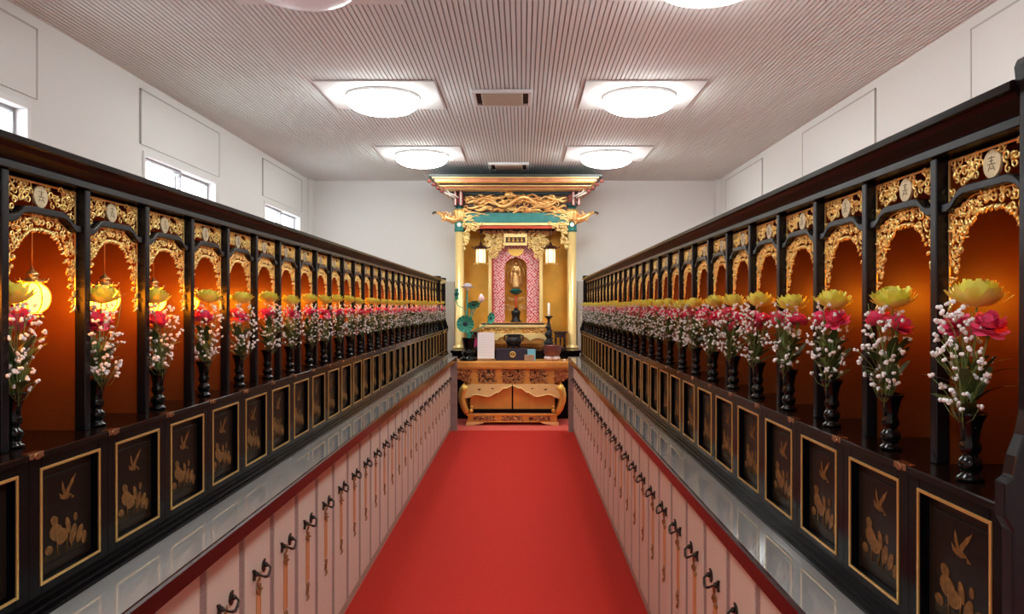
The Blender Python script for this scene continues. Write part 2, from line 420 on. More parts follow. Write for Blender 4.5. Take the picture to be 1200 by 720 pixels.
# gold bird above lotus leaves, in low relief
def oval(mb, a, c, ra, rc, th, h0, h1, n=12):
    pts = [(a + ra * math.cos(2 * PI * i / n) * math.cos(th) - rc * math.sin(2 * PI * i / n) * math.sin(th),
            c + ra * math.cos(2 * PI * i / n) * math.sin(th) + rc * math.sin(2 * PI * i / n) * math.cos(th)) for i in range(n)]
    mb.prism(pts, lambda p, q_, h: (h, p, q_), h0, h1)
b = MB(); h0, h1 = U_BASE + 0.0126, U_BASE + 0.0112
cz = Z(1.02)
for pts in ([(-0.012, 0.0), (0.004, 0.010), (0.020, 0.006), (0.030, 0.012), (0.026, 0.0), (0.006, -0.006)],
            [(0.000, 0.006), (-0.018, 0.026), (-0.026, 0.040), (-0.010, 0.030), (0.008, 0.012)],
            [(0.006, 0.004), (0.016, 0.026), (0.020, 0.034), (0.022, 0.020), (0.016, 0.006)],
            [(-0.012, 0.000), (-0.022, -0.006), (-0.012, -0.008)]):
    b.prism([(a - 0.008, c + cz) for a, c in pts], lambda a, c, h: (h, a, c), h0, h1)
me['bird_pattern'] = b.mesh('bird_pattern', M['gold_paint']); b = MB()
for a, c, ra, rc, th in ((0.030, 0.958, 0.020, 0.015, 0.3), (0.012, 0.945, 0.018, 0.013, -0.3), (0.036, 0.982, 0.011, 0.009, 0.5), (-0.022, 0.940, 0.010, 0.018, 0.4),
                         (-0.043, 0.934, 0.009, 0.017, 0.5), (-0.006, 0.962, 0.007, 0.016, -0.3), (-0.058, 0.922, 0.008, 0.012, 0.3), (0.052, 0.930, 0.011, 0.008, 0.2), (-0.030, 0.972, 0.006, 0.008, 0)):
    oval(b, a * 1.08, Z(c), ra * 1.1, rc * 1.1, th, h0, h1 - rng.uniform(0, 0.0012))
for st in ((0.030, 0.948, 0.028, 0.912), (-0.022, 0.93, -0.016, 0.912), (-0.006, 0.95, 0.0, 0.912)):
    b.tube([(h1, st[0], Z(st[1])), (h1, st[2], Z(st[3]))], 0.0012, 4)
me['lotus_pattern'] = b.mesh('lotus_pattern', M['gold_paint'])
b = MB(); b.prism([(-0.070, Z(0.908)), (0.070, Z(0.908)), (0.070, Z(0.922)), (0.03, Z(0.930)), (-0.02, Z(0.918)), (-0.070, Z(0.926))], lambda a, c, h: (h, a, c), h0, U_BASE + 0.0120)
me['ground_pattern'] = b.mesh('ground_pattern', M['gold_dull'])

# post, partition, back, top
b = MB(); b.box(0, 0.024, -0.0105, 0.0105, Z(1.132), Z(1.652))
me['post'] = b.mesh('post', M['lacquer_satin'], 0.003, 3)
b = MB(); b.box(0.024, DEPTH, -0.006, 0.006, Z(1.132), Z(1.652)); me['partition'] = b.mesh('partition', M['niche_wood'])
b = MB(); b.box(DEPTH - 0.012, DEPTH, -HP + 0.0062, HP - 0.0062, Z(1.132), Z(1.652)); me['back_board'] = b.mesh('back_board', M['niche_wood'])
b = MB(); b.box(0.03, DEPTH - 0.0125, -HP + 0.0062, HP - 0.0062, Z(1.640), Z(1.652)); me['niche_ceiling'] = b.mesh('niche_ceiling', M['lacquer_brown'])
# shouldered beam
W = HP - 0.0108
top = [(-W, 1.572), (-0.098, 1.572), (-0.088, 1.5765), (-0.070, 1.590), (-0.055, 1.594), (0.055, 1.594), (0.070, 1.590), (0.088, 1.5765), (0.098, 1.572), (W, 1.572)]
bot = [(W, 1.557), (0.102, 1.557), (0.090, 1.562), (0.072, 1.576), (0.055, 1.5805), (-0.055, 1.5805), (-0.072, 1.576), (-0.090, 1.562), (-0.102, 1.557), (-W, 1.557)]
b = MB(); b.prism([(a, Z(c)) for a, c in top + bot], lambda a, c, h: (h, a, c), 0.006, 0.034)
me['shouldered_beam'] = b.mesh('shouldered_beam', M['lacquer_satin'], 0.002)
def beam_top(v):
    v = abs(v); return 1.572 if v > 0.098 else 1.594 if v < 0.055 else 1.594 - 0.022 * (v - 0.055) / 0.043
def beam_bot(v):
    v = abs(v); return 1.557 if v > 0.102 else 1.5805 if v < 0.055 else 1.5805 - 0.0235 * (v - 0.055) / 0.047
# transom fretwork
mp = lambda a, c, h: (0.022 - h, a, Z(c))
b = MB()
carve(b, mp, lambda a, c: abs(a) < 0.115 and beam_top(a) + 0.004 < c < 1.640 and (a * a + (c - 1.618) ** 2) > 0.028 ** 2, (-0.113, 0.113, 1.576, 1.638), 0.0092, 0.0021, rng, 0.45, stf=1.6)
W2 = W - 0.0005
b.tube([mp(-W2, 1.644, 0), mp(W2, 1.644, 0)], 0.0024, 4, smooth=False)
for s in (-1, 1): b.tube([mp(s * W2, 1.574, 0), mp(s * W2, 1.644, 0)], 0.0018, 4, smooth=False)
me['fretwork'] = b.mesh('fretwork', M['gold'])
b = MB(); b.prism([(0.0225 * math.cos(2 * PI * i / 28), Z(1.618) + 0.0225 * math.sin(2 * PI * i / 28)) for i in range(28)], lambda a, c, h: (h, a, c), 0.0185, 0.024)
me['crest_disc'] = b.mesh('crest_disc', M['silver_disc'], 0.0015)
b = MB(); cz = Z(1.618)
for p, q_ in (((-0.010, 0.012), (0.010, 0.012)), ((-0.006, 0.006), (0.006, 0.006)), ((0, 0.015), (0, 0.0)), ((-0.012, 0.000), (0.012, 0.000)), ((-0.004, -0.002), (-0.011, -0.014)), ((0.004, -0.002), (0.011, -0.014)), ((-0.005, -0.009), (0.005, -0.009))):
    b.tube([(0.0185, p[0]*0.8, cz + p[1]*0.8), (0.0185, q_[0]*0.8, cz + q_[1]*0.8)], 0.0007, 4, smooth=False)
me['crest_mark'] = b.mesh('crest_mark', M['ink'])
# fretwork arch below the beam
def arch_in(v):
    v = abs(v)
    t = [(0, 1.553), (0.03, 1.550), (0.055, 1.536), (0.075, 1.512), (0.088, 1.478), (0.096, 1.440), (0.104, 1.405), (0.12, 1.395)]
    for (a, c), (a2, c2) in zip(t, t[1:]):
        if v <= a2: return c + (c2 - c) * (v - a) / (a2 - a)
    return 1.395
b = MB()
carve(b, mp, lambda a, c: abs(a) < 0.1165 and arch_in(a) < c < beam_bot(a) - 0.003, (-0.115, 0.115, 1.40, 1.578), 0.0082, 0.0021, rng, 0.45, stf=1.6)
for i in range(34):                                   # leaf tips hanging into the opening
    v = -0.108 + 0.216 * i / 33; c = arch_in(v) + 0.004
    leafy(b, mp, v, c, 0.011, -PI / 2 + rng.uniform(-0.7, 0.2), 0.0023, 0.001)
for s in (-1, 1):
    b.tube([mp(s * W2, 1.395, 0), mp(s * W2, 1.556, 0)], 0.0016, 4, smooth=False)
    leafy(b, mp, s * 0.112, 1.405, 0.022, -PI / 2 - 0.3, 0.003, 0.001)
b.tube([mp(v, beam_bot(v) - 0.0018, 0) for v in [-W2 + 2 * W2 * i / 20 for i in range(21)]], 0.0014, 4)
me['fretwork_arch'] = b.mesh('fretwork_arch', M['gold'])

ORD = 'first second third fourth fifth sixth seventh eighth ninth tenth eleventh twelfth thirteenth fourteenth fifteenth sixteenth seventeenth eighteenth nineteenth twentieth twenty-first twenty-second twenty-third twenty-fourth twenty-fifth twenty-sixth twenty-seventh twenty-eighth twenty-ninth thirtieth'.split()

def make_niche(label, group, loc, rotz):
    t = thing('altar_niche', label, 'altar niche', loc, rotz, group)
    bf = place('base_frame', me['base_frame'], t)
    place('gold_border', me['gold_border'], t)
    pn = place('painted_panel', me['painted_panel'], t)
    place('bird_pattern', me['bird_pattern'], pn); place('lotus_pattern', me['lotus_pattern'], pn); place('ground_pattern', me['ground_pattern'], pn)
    place('post', me['post'], t, (0, -HP, 0)); place('partition', me['partition'], t, (0, -HP, 0))
    place('back_board', me['back_board'], t); place('niche_ceiling', me['niche_ceiling'], t)
    place('shouldered_beam', me['shouldered_beam'], t)
    fr = place('fretwork', me['fretwork'], t)
    cd = place('crest_disc', me['crest_disc'], t); place('crest_mark', me['crest_mark'], cd)
    place('fretwork_arch', me['fretwork_arch'], t)
    return t

# row geometry: side -1 under the windows, +1 opposite
ROW = {-1: dict(x=-0.94, y0=1.1325, n=28, door=0.80, lip=0.730, back=0.868, words='row under the windows', rot=PI, extra=2),
       1: dict(x=0.70, y0=1.0435, n=28, door=0.563, lip=0.514, back=0.648, words='row opposite the windows', rot=0.0, extra=0)}
proto = None
for s, R in ROW.items():
    for k in range(R['n'] + R['extra']):
        yc = R['y0'] + HP + P * k + (0.03 if k >= R['n'] else 0)
        lab = 'black and gold altar niche, %s from the camera in the %s' % (ORD[k], R['words'])
        g = 'altar niches of the ' + R['words']
        if proto is None: proto = make_niche(lab, g, (R['x'], yc, ZC), R['rot'])
        else: dup(proto, (R['x'], yc, ZC), R['rot'], lab, g)

# long members of each row
for s, R in ROW.items():
    y0, y1 = R['y0'], R['y0'] + P * R['n']; X = R['x']; ow = R['words']
    def U(u): return X + s * u
    def run_prism(mb, prof, a, b_):
        mb.prism(prof, lambda u, z, h: (U(u), h, z), a, b_)
    # cornice
    c = thing('cornice', 'long dark crown moulding along the top of the ' + ow, 'cornice', (0, 0, 0))
    m = MB(); run_prism(m, [(0.030, 1.652), (-0.006, 1.652), (-0.006, 1.668), (0.030, 1.668)], y0, y1); m.build('rail', M['lacquer_satin'], c, bevel=0.002)
    m = MB(); run_prism(m, [(0.03, 1.668), (-0.002, 1.668), (-0.006, 1.673), (-0.014, 1.678), (-0.024, 1.684), (-0.031, 1.692), (0.03, 1.692)], y0, y1); m.build('cove_moulding', M['lacquer_matt'], c)
    m = MB(); run_prism(m, [(-0.034, 1.6925), (-0.038, 1.6945), (-0.038, 1.706), (-0.034, 1.708), (DEPTH, 1.708), (DEPTH, 1.6925)], y0, y1); m.build('top_board', M['lacquer_brown'], c)
    m = MB(); run_prism(m, [(0.031, 1.6525), (DEPTH, 1.6525), (DEPTH, 1.689), (0.031, 1.689)], y0, y1); m.build('back_rail', M['lacquer'], c)
    # ledge on which the vases stand
    c = thing('ledge', 'long dark lacquer ledge with small metal fittings along the ' + ow, 'ledge', (0, 0, 0))
    m = MB(); run_prism(m, [(-0.050, 1.118), (-0.056, 1.121), (-0.056, 1.130), (-0.053, 1.132), (DEPTH - 0.014, 1.132), (DEPTH - 0.014, 1.118)], y0, y1)
    m.build('shelf', M['lacquer_brown'], c)
    fm = MB(); fm.box(-0.0575, -0.040, -0.020, 0.020, 1.1225, 1.1335); fm.prism([(0.010 * math.cos(i * PI / 6), 1.1265 + 0.006 * math.sin(i * PI / 6)) for i in range(12)], lambda a, z, h: (h, a, z), -0.0575, -0.0595)
    fme = fm.mesh('metal_fitting', M['fitting'], 0.001)
    for k in range(R['n'] + 1):
        yy = y0 + P * k
        if k in (0, R['n']): continue
        place('metal_fitting', fme, c, (X, yy, 0), R['rot'])
    # stone counter with red lip
    c = thing('counter', 'long polished grey stone counter with dark red lip below the ' + ow, 'counter', (0, 0, 0))
    lip = s * R['lip']
    m = MB(); m.box(lip + s * 0.006, U(DEPTH), y0 - 0.03, y1, 0.818, 0.832); m.build('stone_top', M['counter'], c)
    m = MB(); m.prism([(lip + s * 0.012, 0.786), (lip, 0.790), (lip, 0.828), (lip + s * 0.004, 0.8325), (lip + s * 0.010, 0.8325), (lip + s * 0.012, 0.817), (U(DEPTH), 0.817), (U(DEPTH), 0.786)], lambda a, z, h: (a, h, z), y0 - 0.03, y1); m.build('red_lip', M['lacquer_red'], c)
    # end boards
    prof = [(-0.050, 0.833), (-0.058, 0.845), (-0.050, 0.865), (-0.050, 1.10), (-0.060, 1.118), (-0.060, 1.165), (-0.050, 1.172), (-0.045, 1.20), (-0.034, 1.228), (-0.028, 1.26), (-0.026, 1.690), (-0.032, 1.704), (-0.034, 1.724), (-0.030, 1.734), (-0.020, 1.738), (DEPTH + 0.01, 1.738), (DEPTH + 0.01, 0.833)]
    def end_board(ya, yb, label):
        m = MB(); run_prism(m, prof, ya, yb)
        tag(m.build('end_board', M['lacquer_satin'], bevel=0.003), label, 'end board')
    end_board(y0 - 0.026, y0 - 0.001, 'tall black curved end board closing the near end of the ' + ow)
    end_board(y1 + 0.001, y1 + 0.026, 'tall black curved end board closing the altar end of the ' + ow)
    if R['extra']:
        ye = y1 + 0.03 + P * R['extra']
        end_board(ye + 0.001, ye + 0.024, 'black end board standing beyond the row under the windows beside the altar wall')
        c = thing('side_cabinet', 'low black cabinet carrying the last niches beyond the row under the windows', 'cabinet', (0, 0, 0))
        MB().box(U(-0.02), U(DEPTH), y1 + 0.03, ye, 0, 0.831).build('body', M['lacquer'], c, bevel=0.003)
        m = MB(); run_prism(m, [(-0.045, 1.118), (-0.056, 1.121), (-0.056, 1.132), (DEPTH - 0.014, 1.132), (DEPTH - 0.014, 1.118)], y1 + 0.03, ye); tag(m.build('side_ledge', M['lacquer_brown']), 'short lacquer ledge of the last niches beyond the row under the windows', 'ledge')
        m = MB(); run_prism(m, [(-0.006, 1.652), (-0.036, 1.69), (-0.036, 1.708), (DEPTH, 1.708), (DEPTH, 1.6525)], y1 + 0.03, ye); tag(m.build('side_cornice', M['lacquer_brown']), 'short dark cornice over the last niches beyond the row under the windows', 'cornice')
    # end panel of the lockers
    m = MB(); m.box(lip - s * 0.004, U(DEPTH), y1 + 0.001, y1 + 0.030, 0, 0.838)
    tag(m.build('end_upright', M['end_panel'], bevel=0.003), 'mauve brown end panel closing the lockers at the altar end, ' + ow, 'end panel')

# ------------------------------------------------------------------ lockers below the counter
dm = {}
b = MB(); b.box(0.016, 0.20, -HP + 0.001, HP - 0.001, 0.05, 0.7855); dm['body'] = b.mesh('carcass', M['divider'])
b = MB(); b.box(0.0, 0.0155, -HP + 0.023, HP - 0.023, 0.058, 0.782); dm['door'] = b.mesh('door', M['locker'], 0.002)
b = MB(); b.box(0.003, 0.0155, -0.021, 0.021, 0.055, 0.784); dm['divider'] = b.mesh('divider_strip', M['divider'], 0.0015)
b = MB(); b.box(0.006, 0.20, -HP + 0.0005, HP - 0.0005, 0.0085, 0.0495); dm['plinth'] = b.mesh('plinth', M['plinth'], 0.002)
# pull: two wing shaped back plates and a bar standing off them
b = MB()
for sy in (-1, 1):
    w = [(0.010, -0.004), (0.022, -0.016), (0.034, -0.012), (0.028, 0.0), (0.036, 0.014), (0.022, 0.012), (0.014, 0.006)]
    b.prism([(sy * (a + 0.018), 0.600 + c * 1.25) for a, c in w], lambda a, c, h: (h, a, c), -0.006, 0.001)
    b.tube([(0.0, sy * 0.040, 0.602), (-0.018, sy * 0.042, 0.600), (-0.026, sy * 0.036, 0.594)], 0.0034, 6)
    b.blob((-0.010, sy * 0.042, 0.602), 0.008)
b.tube([(-0.025, -0.038, 0.595), (-0.029, -0.015, 0.585), (-0.030, 0, 0.582), (-0.029, 0.015, 0.585), (-0.025, 0.038, 0.595)], lambda t: 0.0032 + 0.002 * math.sin(PI * t), 6)
dm['handle'] = b.mesh('handle', M['bronze'])
b = MB(); b.box(-0.0015, 0.0005, -0.017, 0.017, 0.375, 0.530)
for sy in (-1, 1): b.box(-0.0025, 0.0, sy * 0.017, sy * 0.0205, 0.375, 0.530)
dm['gold_strip'] = b.mesh('gold_strip', M['tag_gold'])
b = MB(); r2 = random.Random(3)
mpd = lambda a, c, h: (-0.002 - h, a, c)
for (c0, sg) in ((0.535, 1), (0.362, -1)):
    for q in range(7):
        spiral(b, mpd, r2.uniform(-0.014, 0.014), c0 + sg * (0.006 * q - 0.006), 0.011, 1.0, r2.uniform(0, 6), r2.choice((-1, 1)), 0.0022, k=8)
    leafy(b, mpd, 0, c0 + sg * 0.03, 0.03, sg * PI / 2 - 0.4, 0.0035)
    leafy(b, mpd, -0.012, c0, 0.02, sg * PI / 2 + 0.9, 0.003); leafy(b, mpd, 0.012, c0, 0.02, sg * PI / 2 - 1.2, 0.003)
dm['strip_ornament'] = b.mesh('strip_ornament', M['tag_brown'])
def make_locker(label, group, loc, rotz):
    t = thing('locker', label, 'locker', loc, rotz, group)
    place('carcass', dm['body'], t); place('plinth', dm['plinth'], t); place('divider_strip', dm['divider'], t, (0, -HP, 0))
    d = place('door', dm['door'], t)
    for nm in ('handle', 'gold_strip', 'strip_ornament'): place(nm, dm[nm], d)
    return t
proto = None
for s, R in ROW.items():
    for k in range(R['n']):
        loc = (s * R['door'], R['y0'] + HP + P * k, 0)
        lab = 'narrow pink locker with bronze pull, %s from the camera below the %s' % (ORD[k], R['words']); g = 'pink lockers below the ' + R['words']
        if proto is None: proto = make_locker(lab, g, loc, R['rot'])
        else: dup(proto, loc, R['rot'], lab, g)

# ------------------------------------------------------------------ niche lanterns
lt = {}
b = MB(); prof = []
for i in range(13):
    a = -PI / 2 * 0.86 + PI * 0.86 * i / 12
    prof.append((0.0335 * math.cos(a) ** 0.8, 0.031 * math.sin(a)))
b.lathe(prof, (0, 0, 0), 48, 8, -0.10)
lt['globe'] = b.mesh('globe', M['globe']); lt['globe_soft'] = b.mesh('globe', M['globe_soft'])
b = MB()
for k in range(8):
    a = 2 * PI * k / 8
    b.tube([((r * 1.015) * math.cos(a), (r * 1.015) * math.sin(a), z) for r, z in prof], 0.0015, 5)
lt['rib_cage'] = b.mesh('rib_cage', M['rib'])
b = MB(); b.lathe([(0.016, 0.029), (0.022, 0.031), (0.021, 0.034), (0.012, 0.038), (0.009, 0.043), (0.014, 0.046), (0.010, 0.051), (0.004, 0.056), (0.002, 0.062)], n=14)
for k in range(6):
    a = 2 * PI * k / 6; b.tube([(0.014 * math.cos(a), 0.014 * math.sin(a), 0.036), (0.026 * math.cos(a), 0.026 * math.sin(a), 0.033), (0.030 * math.cos(a), 0.030 * math.sin(a), 0.040)], 0.0018, 4)
lt['cap'] = b.mesh('cap', M['brass'])
b = MB(); b.lathe([(0.016, -0.036), (0.019, -0.033), (0.019, -0.030), (0.014, -0.027)], n=14)
for k in range(8):
    a = 2 * PI * k / 8; b.blob((0.018 * math.cos(a), 0.018 * math.sin(a), -0.0385), 0.0042, n=6, m=4)
lt['foot_ring'] = b.mesh('foot_ring', M['brass'])
lt['rod'] = MB().tube([(0, 0, 0.060), (0, 0, 0.224)], 0.0016, 5).mesh('rod', M['brass'])
proto = None
for s, R in ROW.items():
    for k in range(R['n'] + R['extra']):
        yc = R['y0'] + HP + P * k + (0.03 if k >= R['n'] else 0)
        u = 0.160 if s > 0 else 0.037 if k < 3 else 0.05 if k == 3 else 0.075 if k == 4 else 0.12
        loc = (R['x'] + s * u, yc, 1.416)
        lab = 'glowing amber glass lantern hanging in the %s niche of the %s' % (ORD[k], R['words']); g = 'glass lanterns in the niches of the ' + R['words']
        if proto is None:
            proto = thing('niche_lantern', lab, 'lantern', loc, 0, g)
            for nm in ('globe', 'rib_cage', 'cap', 'foot_ring', 'rod'): place(nm, lt[nm], proto)
        else:
            d = dup(proto, loc, 0.3 * k, lab, g)
            if s > 0:
                for c in d.children:
                    if c.name.startswith('globe'): c.data = lt['globe_soft']

# ------------------------------------------------------------------ vases and flowers
vz = MB().lathe([(0.0150, 0), (0.0165, 0.002), (0.0160, 0.006), (0.0115, 0.010), (0.0105, 0.014), (0.0135, 0.020), (0.0150, 0.026), (0.0130, 0.033), (0.0095, 0.037), (0.0090, 0.041), (0.0120, 0.046), (0.0135, 0.052), (0.0115, 0.058), (0.0105, 0.063),
                 (0.0120, 0.075), (0.0145, 0.090), (0.0185, 0.100), (0.0200, 0.104), (0.0185, 0.1045), (0.0135, 0.094), (0.0105, 0.080), (0.0005, 0.079)], n=20, sx=1.22, sy=1.22).mesh('vase', M['vase'])

def petal(mb, base, ang, tilt0, tilt1, L, w, cup=0.15, z=0.0, k=5):
    """a strap petal leaving base at angle ang, its slope going from tilt0 to tilt1"""
    p = Vector((0, 0, 0)); rows = []
    d = Vector((math.cos(ang), math.sin(ang), 0)); sdir = Vector((-math.sin(ang), math.cos(ang), 0))
    for i in range(k):
        t = i / (k - 1); th = tilt0 + (tilt1 - tilt0) * t
        if i: p = p + (d * math.cos(th) + Vector((0, 0, 1)) * math.sin(th)) * (L / (k - 1))
        ww = w * (0.35 + 0.95 * math.sin(PI * min(0.93, 0.12 + 0.75 * t)))
        if i == k - 1: ww *= 0.7
        nrm = Vector((0, 0, 1)) * math.cos(th) - d * math.sin(th)
        rows.append([Vector(base) + p + sdir * (ww * q) + nrm * (cup * w * (q * q)) for q in (-0.5, 0, 0.5)])
    vs = [v for r in rows for v in r]; fs = []
    for i in range(k - 1):
        for j in range(2): fs.append((i * 3 + j, i * 3 + j + 1, (i + 1) * 3 + j + 1, (i + 1) * 3 + j))
    mb.add(vs, fs, True)

fl = {}
for v in range(3):
    r = random.Random(20 + v); b = MB()
    for lay, (n, t0, t1, L, w, r0) in enumerate(((18, 0.05, 0.9, 0.043, 0.0135, 0.006), (17, 0.3, 1.1, 0.042, 0.0125, 0.005), (14, 0.55, 1.3, 0.038, 0.0115, 0.004), (11, 0.8, 1.45, 0.034, 0.0105, 0.003), (8, 1.1, 1.6, 0.029, 0.009, 0.001))):
        for i in range(n):
            a = 2 * PI * (i + 0.5 * (lay % 2)) / n + r.uniform(-0.1, 0.1)
            petal(b, (r0 * math.cos(a), r0 * math.sin(a), 0.002 * lay), a, t0 + r.uniform(-0.15, 0.15), t1 + r.uniform(-0.2, 0.2), L * r.uniform(0.9, 1.1), w, 0.25)
    b.blob((0, 0, 0.006), 0.009, 0.009, 0.008)
    fl['mum%d' % v] = b.mesh('petals', M['mum'])
    b = MB()
    for lay, (n, t0, t1, L, w) in enumerate(((11, -0.2, 0.2, 0.024, 0.017), (10, 0.2, 0.7, 0.022, 0.016), (9, 0.6, 1.1, 0.020, 0.014), (7, 1.0, 1.4, 0.018, 0.012))):
        for i in range(n):
            a = 2 * PI * (i + 0.5 * (lay % 2)) / n + r.uniform(-0.2, 0.2)
            petal(b, (0.002 * math.cos(a), 0.002 * math.sin(a), 0.001 * lay), a, t0 + r.uniform(-0.3, 0.3), t1 + r.uniform(-0.5, 0.5), L * r.uniform(0.85, 1.15), w, r.uniform(-0.5, 0.6))
    fl['car%d' % v] = b.mesh('petals', M['pink'])
    fl['calyx'] = MB().lathe([(0.0015, -0.016), (0.004, -0.010), (0.0045, -0.003), (0.0075, 0.002)], n=8).mesh('calyx', M['stem'])
    # baby's breath
    st = MB(); bl = MB()
    for q in range(4):
        dx, dy = r.uniform(-0.022, 0.022), r.uniform(-0.03, 0.03); top_ = r.uniform(0.10, 0.175)
        main = [(0, 0, -0.02), (dx * 0.3, dy * 0.3, top_ * 0.4), (dx, dy, top_ * 0.75), (dx * 1.2, dy * 1.2, top_)]
        st.tube(main, 0.0008, 4)
    for q in range(88):
        hgt = r.uniform(0.012, 0.175); sp = 0.030 + 0.018 * math.sin(PI * hgt / 0.18)
        a = r.uniform(0, 2 * PI); rr = sp * math.sqrt(r.uniform(0.08, 1))
        x_, y_ = rr * math.cos(a), rr * math.sin(a)
        tip = Vector((x_, y_, hgt))
        if q % 2 == 0: st.tube([(x_ * 0.15, y_ * 0.15, max(-0.01, hgt - 0.05)), (x_ * 0.6, y_ * 0.6, hgt - 0.02), tip], 0.0005, 3)
        for w_ in range(3):
            bl.blob(tip + Vector((r.uniform(-1, 1), r.uniform(-1, 1), r.uniform(-1, 1))) * 0.0030, 0.0030 * r.uniform(0.75, 1.25), n=6, m=4)
    fl['gst%d' % v] = st.mesh('stems', M['stem']); fl['gbl%d' % v] = bl.mesh('blossoms', M['gyp'])
    # foliage sprig
    b = MB(); s_ = MB()
    for q in range(20):
        a = r.uniform(0, 2 * PI); hh = r.uniform(0.0, 0.075)
        petal(b, (0.003 * math.cos(a), 0.003 * math.sin(a), hh), a, r.uniform(0.7, 1.3), r.uniform(0.1, 0.9), r.uniform(0.045, 0.075), r.uniform(0.011, 0.019), 0.15)
    for q in range(7):
        a = 2 * PI * q / 7; s_.tube([(0.003 * math.cos(a), 0.003 * math.sin(a), -0.02), (0.010 * math.cos(a), 0.010 * math.sin(a), 0.05), (0.02 * math.cos(a), 0.02 * math.sin(a), 0.10)], 0.0011, 4)
    fl['lv%d' % v] = b.mesh('leaves', M['leaf']); fl['ls%d' % v] = s_.mesh('stalks', M['stem'])

VASE_Z = 1.1325
rf = random.Random(99)
near_left = {0: (0.02, -0.08), 1: (0.022, -0.080), 2: (0.010, -0.083), 3: (0.005, -0.070), 4: (0.006, -0.045), 5: (0.008, -0.020), 6: (0.006, -0.005), 7: (0.006, 0.0)}
for s, R in ROW.items():
    for k in range(R['n'] + R['extra']):
        yc = R['y0'] + HP + P * k + (0.03 if k >= R['n'] else 0)
        if s < 0: du, dv = near_left.get(k, (0.002, rf.uniform(-0.015, 0.02)))
        else: du, dv = -0.012, rf.uniform(-0.012, 0.012)
        X, Y = R['x'] + s * du, yc + dv
        where = 'vase of the %s niche, %s' % (ORD[k], R['words'])
        tag(place('vase', vz, None, (X, Y, VASE_Z), rf.uniform(0, 6)), 'small turned black vase in front of the %s niche, %s' % (ORD[k], R['words']), 'vase', 'black vases of the ' + R['words'])
        rim = VASE_Z + 0.100
        v = rf.randrange(3)
        # yellow chrysanthemum, sits highest
        ml = Vector((rf.uniform(-0.010, 0.010), rf.uniform(-0.016, 0.016), rf.uniform(0.154, 0.168) + (0.018 if s < 0 else 0)))
        t = thing('chrysanthemum', 'yellow chrysanthemum topping the ' + where, 'flower', (X + ml.x, Y + ml.y, rim + ml.z), 0, 'yellow chrysanthemums')
        pe = place('petals', fl['mum%d' % v], t, None, rf.uniform(0, 6)); pe.scale = (1.04,) * 3; pe.rotation_euler = (rf.uniform(-0.12, 0.12), rf.uniform(-0.12, 0.12), rf.uniform(0, 6))
        MB().tube([(0, 0, 0.002), (-ml.x * 0.5, -ml.y * 0.5, -ml.z * 0.5), (-ml.x, -ml.y, -ml.z - 0.012)], 0.0016, 5).build('stem', M['stem'], t)
        nc = 3 if (s > 0 and k in (4, 5, 6, 9, 12)) else 2
        spots = [(-0.012, 0.022, 0.135), (0.010, -0.020, 0.128), (0.0, 0.008, 0.098)]
        for c in range(nc):
            cl = Vector(spots[c]) + Vector((rf.uniform(-0.008, 0.008), rf.uniform(-0.008, 0.008), rf.uniform(-0.006, 0.006)))
            t = thing('carnation', '%s pink carnation in the %s' % (('farther', 'nearer', 'lower')[c], where), 'flower', (X + cl.x, Y + cl.y, rim + cl.z), 0, 'pink carnations')
            pe = place('petals', fl['car%d' % ((v + c) % 3)], t); pe.scale = (1.15,) * 3; pe.rotation_euler = (rf.uniform(-0.5, 0.5), rf.uniform(-0.5, 0.5), rf.uniform(0, 6))
            place('calyx', fl['calyx'], t)
            MB().tube([(0, 0, -0.014), (-cl.x * 0.5, -cl.y * 0.5, -cl.z * 0.5), (-cl.x * 0.9, -cl.y * 0.9, -cl.z - 0.012)], 0.0013, 5).build('stem', M['stem'], t)
        gx = -s * 0.012
        t = thing('baby_breath_spray', 'white baby\'s breath spray in the ' + where, 'flower', (X + gx * 1.5, Y - 0.012, rim), rf.uniform(0, 6), 'white baby\'s breath sprays')
        a = place('stems', fl['gst%d' % v], t); c2 = place('blossoms', fl['gbl%d' % v], t)
        t = thing('leaf_sprig', 'dark green leaf sprig in the ' + where, 'foliage', (X, Y + 0.003, rim), rf.uniform(0, 6), 'leaf sprigs')
        place('leaves', fl['lv%d' % ((v + 1) % 3)], t); place('stalks', fl['ls%d' % v], t)


